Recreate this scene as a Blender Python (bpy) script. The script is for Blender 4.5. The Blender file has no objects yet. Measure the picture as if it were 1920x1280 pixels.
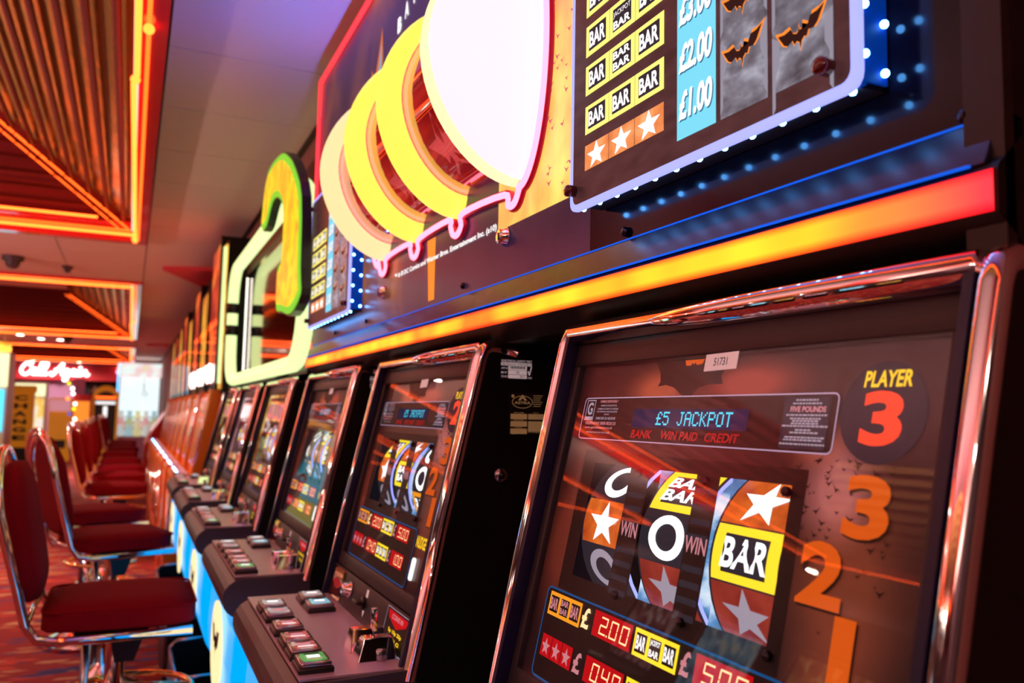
import bpy, bmesh, math, random
from mathutils import Matrix, Vector
random.seed(7)
SC = bpy.context.scene
COL = SC.collection
PI = math.pi
H = 1.22                      # camera height; all rel z are measured from it

# ------------------------------------------------------------------ camera, world, exposure
cam_d = bpy.data.cameras.new('camera')
cam = bpy.data.objects.new('camera', cam_d)
COL.objects.link(cam)
R = Matrix(((0.9089, -0.0551, -0.4133), (-0.4165, -0.0726, -0.9062), (0.0199, 0.9958, -0.0889)))
cam.matrix_world = Matrix.Translation((0, 0, H)) @ R.to_4x4()
cam_d.sensor_width = 36
cam_d.lens = 29.25
cam_d.clip_start = 0.03
cam_d.clip_end = 200
cam_d.dof.use_dof = True
cam_d.dof.focus_distance = 0.98
cam_d.dof.aperture_fstop = 5.6
SC.camera = cam

world = bpy.data.worlds.new('world')
SC.world = world
world.use_nodes = True
world.node_tree.nodes['Background'].inputs[0].default_value = (0.80, 0.50, 0.46, 1)
world.node_tree.nodes['Background'].inputs[1].default_value = 1.6
vs = SC.view_settings
vs.view_transform = 'Standard'
vs.look = 'None'
vs.gamma = 1
vs.use_curve_mapping = False
vs.exposure = 0.18

# ------------------------------------------------------------------ materials
MATS = {}
def newmat(name):
    m = bpy.data.materials.new(name)
    m.use_nodes = True
    nt = m.node_tree
    nt.nodes.clear()
    out = nt.nodes.new('ShaderNodeOutputMaterial')
    MATS[name] = m
    return m, nt, out
def pbr(name, col, rough=0.5, metal=0.0, emit=None, es=0.0, coat=0.0, bump=0.0, bscale=60.0, spec=0.5, sheen=0.0):
    m, nt, out = newmat(name)
    b = nt.nodes.new('ShaderNodeBsdfPrincipled')
    b.inputs['Base Color'].default_value = (*col, 1)
    b.inputs['Roughness'].default_value = rough
    b.inputs['Metallic'].default_value = metal
    b.inputs['Specular IOR Level'].default_value = spec
    b.inputs['Coat Weight'].default_value = coat
    b.inputs['Sheen Weight'].default_value = sheen
    if emit:
        b.inputs['Emission Color'].default_value = (*emit, 1)
        b.inputs['Emission Strength'].default_value = es
    tc = nt.nodes.new('ShaderNodeTexCoord')
    n = nt.nodes.new('ShaderNodeTexNoise')
    n.inputs['Scale'].default_value = bscale
    n.inputs['Detail'].default_value = 3
    nt.links.new(tc.outputs['Object'], n.inputs['Vector'])
    mr = nt.nodes.new('ShaderNodeMapRange')
    mr.inputs['To Min'].default_value = max(0.0, rough - 0.06)
    mr.inputs['To Max'].default_value = rough + 0.06
    nt.links.new(n.outputs['Fac'], mr.inputs['Value'])
    nt.links.new(mr.outputs['Result'], b.inputs['Roughness'])
    if bump:
        bp = nt.nodes.new('ShaderNodeBump')
        bp.inputs['Strength'].default_value = bump
        bp.inputs['Distance'].default_value = 0.002
        nt.links.new(n.outputs['Fac'], bp.inputs['Height'])
        nt.links.new(bp.outputs['Normal'], b.inputs['Normal'])
    nt.links.new(b.outputs['BSDF'], out.inputs['Surface'])
    return m
def glow(name, col, s=1.0, gloss=0.0):
    """something that gives off light"""
    m, nt, out = newmat(name)
    b = nt.nodes.new('ShaderNodeBsdfPrincipled')
    b.inputs['Base Color'].default_value = (col[0]*.3, col[1]*.3, col[2]*.3, 1)
    b.inputs['Roughness'].default_value = 0.25 if gloss else 0.6
    b.inputs['Specular IOR Level'].default_value = 0.5 if gloss else 0.1
    b.inputs['Emission Color'].default_value = (*col, 1)
    b.inputs['Emission Strength'].default_value = s
    nt.links.new(b.outputs['BSDF'], out.inputs['Surface'])
    return m
def ramp(nt, stops):
    r = nt.nodes.new('ShaderNodeValToRGB')
    e = r.color_ramp.elements
    while len(e) < len(stops): e.new(0.5)
    for i, (p, c) in enumerate(stops):
        e[i].position = p
        e[i].color = (*c, 1)
    return r
def backlit(name, stops, scale=(6, 6, 6), s=1.0, detail=4, kind='noise', rough=0.3, dist=0.0):
    """printed film lit from behind: noise coloured by a ramp"""
    m, nt, out = newmat(name)
    tc = nt.nodes.new('ShaderNodeTexCoord')
    mp = nt.nodes.new('ShaderNodeMapping')
    mp.inputs['Scale'].default_value = scale
    nt.links.new(tc.outputs['Object'], mp.inputs['Vector'])
    if kind == 'noise':
        n = nt.nodes.new('ShaderNodeTexNoise')
        n.inputs['Scale'].default_value = 1
        n.inputs['Detail'].default_value = detail
        n.inputs['Distortion'].default_value = dist
        o = n.outputs['Fac']
    else:
        n = nt.nodes.new('ShaderNodeTexVoronoi')
        n.inputs['Scale'].default_value = 1
        o = n.outputs['Distance']
    nt.links.new(mp.outputs['Vector'], n.inputs['Vector'])
    r = ramp(nt, stops)
    nt.links.new(o, r.inputs['Fac'])
    b = nt.nodes.new('ShaderNodeBsdfPrincipled')
    b.inputs['Roughness'].default_value = rough
    b.inputs['Base Color'].default_value = (.015, .012, .012, 1)
    b.inputs['Specular IOR Level'].default_value = .3
    nt.links.new(r.outputs['Color'], b.inputs['Emission Color'])
    b.inputs['Emission Strength'].default_value = s
    nt.links.new(b.outputs['BSDF'], out.inputs['Surface'])
    return m
def clear(name, tint=(1, 1, 1), amount=0.09, rough=0.0, grazing=0.6):
    """thin pane: clear plus mirror reflection rising at grazing angles"""
    m, nt, out = newmat(name)
    t = nt.nodes.new('ShaderNodeBsdfTransparent')
    t.inputs[0].default_value = (*tint, 1)
    g = nt.nodes.new('ShaderNodeBsdfGlossy')
    g.inputs['Roughness'].default_value = rough
    lw = nt.nodes.new('ShaderNodeLayerWeight')
    lw.inputs['Blend'].default_value = 0.35
    mr = nt.nodes.new('ShaderNodeMapRange')
    mr.inputs['To Min'].default_value = amount
    mr.inputs['To Max'].default_value = grazing
    nt.links.new(lw.outputs['Facing'], mr.inputs['Value'])
    mx = nt.nodes.new('ShaderNodeMixShader')
    nt.links.new(mr.outputs['Result'], mx.inputs[0])
    nt.links.new(t.outputs[0], mx.inputs[1])
    nt.links.new(g.outputs[0], mx.inputs[2])
    nt.links.new(mx.outputs[0], out.inputs['Surface'])
    return m

M = MATS
pbr('black_plastic', (.006, .006, .007), .35)
pbr('cabinet_black', (.004, .004, .004), .45, spec=.3)
pbr('navy_plastic', (.008, .008, .05), .3)
pbr('bezel_grey', (.036, .028, .034), .45, bump=.15, bscale=400)
pbr('deck_silver', (.72, .60, .80), .38, metal=.5, bump=.1, bscale=300)
pbr('deck_dark', (.075, .055, .062), .40, bump=.2, bscale=500)
pbr('chrome', (.92, .9, .92), .06, metal=1.0, bscale=25)
pbr('chrome_gold', (.9, .62, .25), .08, metal=1.0)
pbr('steel', (.45, .45, .5), .22, metal=1.0)
pbr('red_velour', (.21, .004, .012), .95, bump=.3, bscale=900, spec=.1)
pbr('ceiling_tile', (.72, .58, .55), .9, bump=.2, bscale=220)
pbr('ceiling_grid', (.12, .08, .08), .8)
pbr('red_gloss', (.75, .03, .03), .16, coat=.6)
pbr('dark_red_gloss', (.12, .006, .01), .12, coat=.8)
pbr('soffit_paint', (.22, .09, .08), .7)
pbr('red_paint', (.62, .015, .03), .6)
pbr('foil_dull', (.30, .16, .05), .6, metal=.3)
pbr('slat_red', (.12, .006, .008), .5, spec=.25)
pbr('left_wall', (.08, .025, .03), .7)
pbr('dark_wall', (.05, .02, .03), .7)
pbr('lilac_paint', (.45, .22, .42), .7)
pbr('yellow_paint', (.85, .42, .03), .5, emit=(.9, .42, .02), es=.12)
pbr('black_print', (.004, .004, .005), .5)
pbr('orange_panel', (.95, .26, .008), .3, coat=.3)
pbr('red_orange_panel', (.95, .22, .008), .3, coat=.3)
pbr('white_plastic', (.75, .72, .75), .4)
pbr('paper_white', (.85, .72, .74), .6, emit=(.9, .75, .75), es=.25)
pbr('gold_label', (.55, .38, .16), .5, emit=(.6, .42, .18), es=.12)
pbr('label_navy', (.02, .03, .09), .5)
pbr('rubber', (.01, .01, .01), .8)
pbr('brown_card', (.4, .2, .1), .7)
pbr('skin', (.45, .22, .15), .6)
pbr('dark_cloth', (.012, .012, .016), .9)
pbr('screw_dark', (.05, .045, .06), .25, metal=1.0)
pbr('dark_film', (.005, .004, .008), .12, spec=.22)
pbr('knob_red', (.25, .02, .02), .3)
pbr('camera_dome', (.06, .04, .05), .15)
clear('screen_glass', amount=.03, grazing=.20)
clear('topper_glass', tint=(.9, .9, .95), amount=.05, grazing=.4)
clear('red_dome', tint=(1, .35, .35), amount=.12, grazing=.8)
# things that give off light
glow('rim_cream', (1, .90, .48), 1.0, 1)
glow('rim_peach', (1, .74, .36), 1.0, 1)
glow('neon_orange', (1, .085, .010), 8.5)
glow('neon_dim', (1, .10, .010), 3.0)
glow('neon_red', (1, .03, .04), 2.0)
glow('neon_pink', (1, .13, .20), 4.5)
pbr('neon_magenta', (.75, .01, .10), .3)
glow('neon_white', (1, .93, .9), 4.0)
glow('neon_yellow', (1, .95, .02), 1.6)
glow('tube_green', (.80, 1.0, .42), 1.05, 1)
glow('lamp_white', (1, .93, .75), 14)
glow('led_and_reflection_blue', (.005, .10, .75), 1.0)  # blue bulb, also the reflection drawn on the sign ledge
glow('led_white', (.10, .40, 1), 26)
glow('led_edge', (.35, .38, 1), 1.2)
glow('blue_body', (.0, .36, .95), 1.05, 1)
glow('cyan_panel', (.1, .75, 1), 1.3)
glow('rim_yellow', (1, .80, .10), 1.05, 1)
glow('ring_pink', (1, .16, .24), .8, 1)
glow('bar_yellow', (1, .76, .03), 1.0)
glow('bar_yellow_bright', (1, .93, .2), 1.05)
glow('bar_amber', (1, .38, .02), .8)
glow('print_white', (1, 1, 1), 1.0)
glow('print_white_hot', (.95, .98, 1), 1.3)
glow('print_grey', (.55, .48, .6), .55)
glow('print_lavender', (.6, .45, .65), .65)
glow('print_dark', (.06, .05, .07), .35)
glow('disc_dark', (.05, .035, .05), .35)
glow('print_red', (.55, .02, .02), .6)
glow('print_pink', (.85, .35, .4), .55)
glow('digit_red', (1, .06, .02), 1.0)
glow('digit_orange', (.85, .13, .01), .6)
glow('text_yellow', (1, .62, .02), 1.0)
glow('seg_bright', (1, .62, .30), 1.3)
glow('seg_bed', (.55, .004, .008), .75)
glow('vfd_cyan', (.05, .72, 1), 1.1)
glow('vfd_bed', (.01, .03, .12), .35)
glow('outline_blue', (.01, .12, .38), .5)
glow('cream_emblem', (1, .82, .42), 1.0)
glow('sky_blue_print', (.18, .68, .88), .95)
glow('claw_white', (.85, 1, .98), 1.0)
glow('ember', (1, .28, .03), .9)
glow('neon_pinkwhite', (1, .5, .75), 2.0)
glow('led_edge_cyan', (.15, .55, 1), 2.2)
glow('lemon_panel', (1, 1, .55), 1.1)
glow('cap_pink', (.98, .80, .90), 1.0, 1)
def sunset():
    m, nt, out = newmat('art_sunset')
    L = nt.links.new
    tc = nt.nodes.new('ShaderNodeTexCoord')
    nz = nt.nodes.new('ShaderNodeTexNoise'); nz.inputs['Scale'].default_value = 14; nz.inputs['Detail'].default_value = 6
    L(tc.outputs['Object'], nz.inputs['Vector'])
    prev = None
    for (s_, t_, rs, rt, c) in ((.215, .080, .085, .034, (.50, .085, .03)), (.355, .078, .10, .034, (.42, .05, .03)), (.478, .165, .060, .055, (.50, .14, .13)), (.50, .24, .085, .12, (.20, .035, .012)), (.075, .26, .06, .13, (.16, .02, .008)), (.50, .33, .07, .10, (.14, .022, .01)), (.45, .13, .05, .03, (.3, .05, .02))):
        cy = .305-s_; cz = 1.333-.9752*t_-.0036
        mp = nt.nodes.new('ShaderNodeMapping')
        mp.inputs['Scale'].default_value = (0, 1/rs, 1/rt)
        mp.inputs['Location'].default_value = (0, -cy/rs, -cz/rt)
        L(tc.outputs['Object'], mp.inputs['Vector'])
        g = nt.nodes.new('ShaderNodeTexGradient'); g.gradient_type = 'QUADRATIC_SPHERE'
        L(mp.outputs['Vector'], g.inputs['Vector'])
        mu = nt.nodes.new('ShaderNodeMath'); mu.operation = 'MULTIPLY'; L(g.outputs['Fac'], mu.inputs[0])
        mr = nt.nodes.new('ShaderNodeMapRange'); mr.inputs['To Min'].default_value = .9; mr.inputs['To Max'].default_value = 3.0; L(nz.outputs['Fac'], mr.inputs['Value'])
        L(mr.outputs['Result'], mu.inputs[1])
        mx = nt.nodes.new('ShaderNodeMix'); mx.data_type = 'RGBA'; mx.blend_type = 'ADD'
        L(mu.outputs[0], mx.inputs[0])
        if prev is None: mx.inputs[6].default_value = (.010, .003, .004, 1)
        else: L(prev, mx.inputs[6])
        mx.inputs[7].default_value = (*c, 1)
        prev = mx.outputs[2]
    b = nt.nodes.new('ShaderNodeBsdfPrincipled'); b.inputs['Roughness'].default_value = .3
    b.inputs['Base Color'].default_value = (.02, .01, .01, 1)
    L(prev, b.inputs['Emission Color']); b.inputs['Emission Strength'].default_value = .62
    L(b.outputs['BSDF'], out.inputs['Surface'])
sunset()
backlit('art_topper', [(.36, (.012, .008, .035)), (.5, (.045, .018, .05)), (.60, (.16, .05, .03)), (.78, (.5, .17, .03))], (3, 3.2, 3), .7, dist=.5)
backlit('art_glow', [(.2, (1, .16, .12)), (.45, (1, .45, .1)), (.6, (1, .75, .16)), (.8, (1, .9, .4))], (8, 8, 5), 1.0)
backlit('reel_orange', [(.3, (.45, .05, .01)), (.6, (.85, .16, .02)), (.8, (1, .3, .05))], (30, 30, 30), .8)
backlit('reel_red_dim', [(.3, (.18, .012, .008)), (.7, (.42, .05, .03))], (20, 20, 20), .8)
backlit('star_orange', [(.2, (.55, .12, .03)), (.5, (.9, .28, .08)), (.8, (1, .55, .25))], (35, 35, 35), .95)
backlit('stone_grey', [(.28, (.05, .05, .065)), (.5, (.20, .20, .25)), (.72, (.50, .50, .60))], (40, 34, 55), .8, detail=12)
backlit('panel_brown', [(.3, (.035, .012, .014)), (.7, (.085, .03, .034))], (22, 22, 70), .8, detail=8)
backlit('mechanism', [(.3, (.01, .04, .12)), (.48, (.12, .3, .6)), (.6, (.6, .75, .95)), (.75, (.9, .95, 1))], (18, 18, 30), .9)
backlit('blue_game', [(.3, (.02, .1, .2)), (.45, (.1, .55, .85)), (.58, (.7, .9, .95)), (.7, (1, .7, .2)), (.85, (1, .9, .3))], (14, 14, 9), .95, dist=.8)
backlit('gold_game', [(.3, (.05, .01, .01)), (.47, (.5, .12, .02)), (.58, (1, .55, .1)), (.72, (1, .9, .6))], (13, 13, 9), .8, dist=.8)
backlit('pink_game', [(.3, (.04, .01, .02)), (.47, (.45, .08, .1)), (.58, (.9, .5, .5)), (.72, (1, .95, .95))], (15, 15, 9), .8, dist=.6)
backlit('topper_flame', [(.25, (.10, .01, .01)), (.45, (.5, .03, .02)), (.58, (.95, .16, .02)), (.7, (1, .5, .05)), (.85, (1, .85, .5))], (5, 2.2, 2.6), 1.4, dist=1.2)
backlit('topper_gold', [(.25, (.25, .06, .01)), (.5, (.75, .28, .03)), (.65, (1, .6, .05)), (.85, (.6, .9, .1))], (12, 5, 5), 1.3, dist=.9)
backlit('arch_print', [(.25, (.45, .55, .01)), (.42, (.95, .75, .02)), (.55, (1, .38, .02)), (.7, (1, .7, .05)), (.9, (.5, .8, .05))], (8, 12, 6), .95, dist=1.5)
backlit('toy_mix', [(.2, (.3, .6, .6)), (.4, (.9, 1, .95)), (.6, (.9, .6, .6)), (.8, (.8, .85, .3))], (4, 4, 4), .9)
backlit('poster_print', [(.2, (.9, .25, .1)), (.45, (1, .6, .1)), (.6, (1, .9, .75)), (.8, (.95, .3, .5))], (3, 3, 3), .9)
# gold mirrored foil of the coffers
def foil():
    m, nt, out = newmat('gold_foil')
    b = nt.nodes.new('ShaderNodeBsdfPrincipled')
    b.inputs['Base Color'].default_value = (.50, .40, .13, 1)
    b.inputs['Metallic'].default_value = .7
    b.inputs['Roughness'].default_value = .24
    tc = nt.nodes.new('ShaderNodeTexCoord')
    n = nt.nodes.new('ShaderNodeTexNoise'); n.inputs['Scale'].default_value = 3.2; n.inputs['Detail'].default_value = 5
    nt.links.new(tc.outputs['Object'], n.inputs['Vector'])
    bp = nt.nodes.new('ShaderNodeBump'); bp.inputs['Strength'].default_value = .22; bp.inputs['Distance'].default_value = .05
    nt.links.new(n.outputs['Fac'], bp.inputs['Height'])
    nt.links.new(bp.outputs['Normal'], b.inputs['Normal'])
    nt.links.new(b.outputs['BSDF'], out.inputs['Surface'])
foil()
def carpet():
    m, nt, out = newmat('carpet')
    L = nt.links.new
    tc = nt.nodes.new('ShaderNodeTexCoord')
    b = nt.nodes.new('ShaderNodeBsdfPrincipled'); b.inputs['Roughness'].default_value = .95
    base = (.30, .012, .012)
    col = None
    prev = None
    for i, (rot, c, thr, sc) in enumerate([(1.05, (.60, .32, .14), .60, 5.2), (-1.1, (.03, .02, .10), .62, 3.6), (1.75, (.55, .24, .10), .61, 5.4), (.5, (.60, .05, .02), .56, 4.2), (-1.6, (.05, .03, .14), .63, 4.8)]):
        mp = nt.nodes.new('ShaderNodeMapping')
        mp.inputs['Rotation'].default_value = (0, 0, rot)
        mp.inputs['Location'].default_value = (i*3.1, i*1.7, 0)
        mp.inputs['Scale'].default_value = (sc*.6, sc*2.6, 1)
        L(tc.outputs['Object'], mp.inputs['Vector'])
        n = nt.nodes.new('ShaderNodeTexVoronoi'); n.inputs['Scale'].default_value = 1.0
        n.feature = 'F1'; n.distance = 'MANHATTAN'
        L(mp.outputs['Vector'], n.inputs['Vector'])
        r = ramp(nt, [(.0, (1, 1, 1)), (.34, (1, 1, 1)), (.38, (0, 0, 0))])
        L(n.outputs['Distance'], r.inputs['Fac'])
        mx = nt.nodes.new('ShaderNodeMix'); mx.data_type = 'RGBA'
        L(r.outputs['Color'], mx.inputs[0])
        if prev is None: mx.inputs[6].default_value = (*base, 1)
        else: L(prev, mx.inputs[6])
        mx.inputs[7].default_value = (*c, 1)
        prev = mx.outputs[2]
    L(prev, b.inputs['Base Color'])
    n = nt.nodes.new('ShaderNodeTexNoise'); n.inputs['Scale'].default_value = 300
    L(tc.outputs['Object'], n.inputs['Vector'])
    bp = nt.nodes.new('ShaderNodeBump'); bp.inputs['Strength'].default_value = .4; bp.inputs['Distance'].default_value = .003
    L(n.outputs['Fac'], bp.inputs['Height']); L(bp.outputs['Normal'], b.inputs['Normal'])
    L(b.outputs['BSDF'], out.inputs['Surface'])
carpet()
def light_strip():
    """diffuser of the orange light bar: lamps behind make uneven yellow and red zones along it"""
    m, nt, out = newmat('strip_orange')
    L = nt.links.new
    tc = nt.nodes.new('ShaderNodeTexCoord')
    sp = nt.nodes.new('ShaderNodeSeparateXYZ'); L(tc.outputs['Object'], sp.inputs[0])
    n = nt.nodes.new('ShaderNodeTexNoise'); n.inputs['Scale'].default_value = 7; n.inputs['Detail'].default_value = 1
    L(tc.outputs['Object'], n.inputs['Vector'])
    r = ramp(nt, [(.3, (1, .16, .012)), (.45, (1, .33, .015)), (.62, (1, .50, .02))])
    L(n.outputs['Fac'], r.inputs['Fac'])
    e = nt.nodes.new('ShaderNodeMapRange'); e.inputs['From Min'].default_value = -1.19; e.inputs['From Max'].default_value = -1.03
    L(sp.outputs['Y'], e.inputs['Value'])
    mx = nt.nodes.new('ShaderNodeMix'); mx.data_type = 'RGBA'
    mx.inputs[6].default_value = (1, .035, .05, 1)
    L(e.outputs['Result'], mx.inputs[0]); L(r.outputs['Color'], mx.inputs[7])
    zc = nt.nodes.new('ShaderNodeMapRange'); zc.inputs['From Min'].default_value = .053; zc.inputs['From Max'].default_value = .0815
    L(sp.outputs['Z'], zc.inputs['Value'])
    zr = ramp(nt, [(.0, (1, .12, .3)), (.28, (1, 1, 1)), (.72, (1, 1, 1)), (1.0, (1, .12, .3))])
    L(zc.outputs['Result'], zr.inputs['Fac'])
    ml = nt.nodes.new('ShaderNodeMix'); ml.data_type = 'RGBA'; ml.blend_type = 'MULTIPLY'; ml.inputs[0].default_value = 1
    L(mx.outputs[2], ml.inputs[6]); L(zr.outputs['Color'], ml.inputs[7])
    mx = ml
    b = nt.nodes.new('ShaderNodeBsdfPrincipled'); b.inputs['Roughness'].default_value = .4; b.inputs['Specular IOR Level'].default_value = .2
    b.inputs['Base Color'].default_value = (.1, .02, .01, 1)
    L(mx.outputs[2], b.inputs['Emission Color']); b.inputs['Emission Strength'].default_value = 1.6
    L(b.outputs['BSDF'], out.inputs['Surface'])
light_strip()

# ------------------------------------------------------------------ mesh helpers
class MB:
    """collects pieces and links them as ONE mesh object"""
    def __init__(s, mat=None):
        s.v = []; s.f = []; s.m = []; s.mats = []; s.T = mat or Matrix.Identity(4); s.sm = []
    def mi(s, name):
        if name not in s.mats: s.mats.append(name)
        return s.mats.index(name)
    def add(s, vs_, fs, mat, smooth=False, T=None):
        T = T or s.T
        o = len(s.v); k = s.mi(mat)
        s.v += [tuple(T @ Vector(p)) for p in vs_]
        for f in fs:
            s.f.append([o+i for i in f]); s.m.append(k); s.sm.append(smooth)
        return s
    def box(s, a, b, mat, bev=0.0):
        x0, y0, z0 = [min(p, q) for p, q in zip(a, b)]; x1, y1, z1 = [max(p, q) for p, q in zip(a, b)]
        if bev <= 0:
            vs_ = [(x, y, z) for x in (x0, x1) for y in (y0, y1) for z in (z0, z1)]
            fs = [(0, 1, 3, 2), (4, 6, 7, 5), (0, 4, 5, 1), (2, 3, 7, 6), (0, 2, 6, 4), (1, 5, 7, 3)]
            return s.add(vs_, fs, mat)
        bm = bmesh.new()
        bmesh.ops.create_cube(bm, size=1)
        for v in bm.verts:
            v.co = Vector(((x0+x1)/2+v.co.x*(x1-x0), (y0+y1)/2+v.co.y*(y1-y0), (z0+z1)/2+v.co.z*(z1-z0)))
        bmesh.ops.bevel(bm, geom=list(bm.edges), offset=bev, segments=2, affect='EDGES', profile=.5)
        return s.bm(bm, mat, True)
    def bm(s, bm, mat, smooth=False):
        bm.verts.index_update()
        s.add([v.co.copy() for v in bm.verts], [[v.index for v in f.verts] for f in bm.faces], mat, smooth)
        bm.free()
        return s
    def prism(s, prof, a, b, mat, axis='y', smooth=False, caps=True):
        """profile in the plane across the axis: y -> (x,z); z -> (x,y); x -> (y,z)"""
        n = len(prof)
        def P(p, t):
            return {'y': (p[0], t, p[1]), 'z': (p[0], p[1], t), 'x': (t, p[0], p[1])}[axis]
        vs_ = [P(p, a) for p in prof] + [P(p, b) for p in prof]
        s.add(vs_, [(i, (i+1) % n, n+(i+1) % n, n+i) for i in range(n)], mat, smooth)
        if caps:
            s.add([P(p, a) for p in prof], [list(range(n))[::-1]], mat)
            s.add([P(p, b) for p in prof], [list(range(n))], mat)
        return s
    def tube(s, path, r, mat, n=8, closed=False, cap=True, ry=None):
        pts = [Vector(p) for p in path]
        N = len(pts)
        rings = []; up = None
        for i, p in enumerate(pts):
            if closed: d = (pts[(i+1) % N]-pts[i-1])
            else: d = pts[min(i+1, N-1)]-pts[max(i-1, 0)]
            d.normalize()
            if up is None:
                up = Vector((0, 0, 1)) if abs(d.z) < .9 else Vector((1, 0, 0))
            side = d.cross(up)
            if side.length < 1e-5: side = d.cross(Vector((0, 1, 0)))
            side.normalize(); up = side.cross(d).normalized()
            rr = r[i] if isinstance(r, (list, tuple)) else r
            rings.append([p+side*math.cos(2*PI*k/n)*rr+up*math.sin(2*PI*k/n)*(rr if ry is None else ry) for k in range(n)])
        vs_ = [q for g in rings for q in g]
        fs = []
        for i in range(N if closed else N-1):
            j = (i+1) % N
            for k in range(n):
                fs.append((i*n+k, i*n+(k+1) % n, j*n+(k+1) % n, j*n+k))
        if cap and not closed:
            fs.append(list(range(n))[::-1]); fs.append([(N-1)*n+k for k in range(n)])
        return s.add(vs_, fs, mat, True)
    def lathe(s, prof, c, mat, n=20, axis='z'):
        """profile (r, h) turned about an axis through c"""
        vs_ = []
        for r_, h in prof:
            for k in range(n):
                a = 2*PI*k/n
                p = {'z': (r_*math.cos(a), r_*math.sin(a), h), 'x': (h, r_*math.cos(a), r_*math.sin(a)), 'y': (r_*math.cos(a), h, r_*math.sin(a))}[axis]
                vs_.append((c[0]+p[0], c[1]+p[1], c[2]+p[2]))
        fs = [(i*n+k, i*n+(k+1) % n, (i+1)*n+(k+1) % n, (i+1)*n+k) for i in range(len(prof)-1) for k in range(n)]
        fs.append(list(range(n))[::-1]); fs.append([(len(prof)-1)*n+k for k in range(n)])
        return s.add(vs_, fs, mat, True)
    def ball(s, c, r, mat, sc=(1, 1, 1), n=10):
        prof = []
        for i in range(n+1):
            a = -PI/2+PI*i/n
            prof.append((max(1e-4, math.cos(a)*r), math.sin(a)*r))
        k = len(s.v)
        s.lathe(prof, (0, 0, 0), mat, n=n*2)
        # re-place with scale
        Ti = s.T.inverted()
        for i in range(k, len(s.v)):
            p = Ti @ Vector(s.v[i])
            s.v[i] = tuple(s.T @ Vector((c[0]+p.x*sc[0], c[1]+p.y*sc[1], c[2]+p.z*sc[2])))
        return s
    # flat print in a plane: X right, Y up, z = height above the plane
    def quad(s, x0, y0, x1, y1, mat, z=0.0, T=None):
        return s.add([(x0, y0, z), (x1, y0, z), (x1, y1, z), (x0, y1, z)], [(0, 1, 2, 3)], mat, T=T)
    def poly(s, pts, mat, z=0.0, T=None):
        return s.add([(p[0], p[1], z) for p in pts], [list(range(len(pts)))], mat, T=T)
    def slab(s, pts, z0, z1, mat, T=None, smooth=False):
        n = len(pts)
        vs_ = [(p[0], p[1], z0) for p in pts]+[(p[0], p[1], z1) for p in pts]
        fs = [(i, (i+1) % n, n+(i+1) % n, n+i) for i in range(n)]+[list(range(n))[::-1], [n+i for i in range(n)]]
        return s.add(vs_, fs, mat, smooth, T)
    def build(s, name, parent=None, bev=0.0, **props):
        me = bpy.data.meshes.new(name)
        me.from_pydata(s.v, [], s.f)
        for n_ in s.mats: me.materials.append(M[n_])
        me.polygons.foreach_set('material_index', s.m)
        me.polygons.foreach_set('use_smooth', s.sm)
        me.update()
        o = bpy.data.objects.new(name, me)
        COL.objects.link(o)
        if parent: o.parent = parent
        for k, v in props.items(): o[k] = v
        if bev:
            b = o.modifiers.new('bevel', 'BEVEL'); b.width = bev; b.segments = 2; b.limit_method = 'ANGLE'; b.angle_limit = math.radians(40)
        return o
def thing(name, label, cat, loc=(0, 0, 0), rz=0, group=None):
    o = bpy.data.objects.new(name, None)
    o.empty_display_size = .1
    COL.objects.link(o)
    o.location = loc; o.rotation_euler = (0, 0, rz)
    o['label'] = label; o['category'] = cat
    if group: o['group'] = group
    return o
def tag(o, label, cat, group=None):
    o['label'] = label; o['category'] = cat
    if group: o['group'] = group
    return o
def copy_part(o, parent):
    c = o.copy(); COL.objects.link(c); c.parent = parent
    for ch in list(o.children): copy_part(ch, c)
    return c
def copy_tree(root, loc, rz, label):
    kids = list(root.children)
    r = root.copy(); COL.objects.link(r); r.location = loc; r.rotation_euler = (0, 0, rz); r['label'] = label
    for k in kids: copy_part(k, r)
    return r
_tc = {}
def text_geo(txt, bold=0.0, shear=0.0):
    key = (txt, bold, shear)
    if key in _tc: return _tc[key]
    cu = bpy.data.curves.new('t', 'FONT'); cu.body = txt; cu.size = 1; cu.offset = bold; cu.shear = shear; cu.resolution_u = 4
    ob = bpy.data.objects.new('t', cu); COL.objects.link(ob)
    dg = bpy.context.evaluated_depsgraph_get()
    me = ob.evaluated_get(dg).to_mesh()
    v = [(p.co.x, p.co.y) for p in me.vertices]; f = [list(p.vertices) for p in me.polygons]
    ob.evaluated_get(dg).to_mesh_clear()
    bpy.data.objects.remove(ob); bpy.data.curves.remove(cu)
    xs = [p[0] for p in v]; ys = [p[1] for p in v]
    x0, x1, y0, y1 = min(xs), max(xs), min(ys), max(ys)
    v = [((p[0]-x0)/(x1-x0), (p[1]-y0)/(y1-y0)) for p in v]
    # make faces point to +z
    g = []
    for q in f:
        a = sum(v[q[i]][0]*v[q[(i+1) % len(q)]][1]-v[q[(i+1) % len(q)]][0]*v[q[i]][1] for i in range(len(q)))
        g.append(q if a > 0 else q[::-1])
    _tc[key] = (v, g)
    return _tc[key]
def text(mb, txt, x0, y0, x1, y1, mat, z=0.0, bold=0.02, shear=0.0, fn=None, T=None):
    v, f = text_geo(txt, bold, shear)
    vs_ = [(x0+p[0]*(x1-x0), y0+p[1]*(y1-y0), z) for p in v]
    if fn: vs_ = [fn(*p) for p in vs_]
    mb.add(vs_, f, mat, T=T)
def star_pts(cx, cy, r, rx=1.0, k=.42, rot=0):
    return [(cx+rx*(r if i % 2 == 0 else r*k)*math.sin(PI*i/5+rot), cy+(r if i % 2 == 0 else r*k)*math.cos(PI*i/5+rot)) for i in range(10)]
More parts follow.
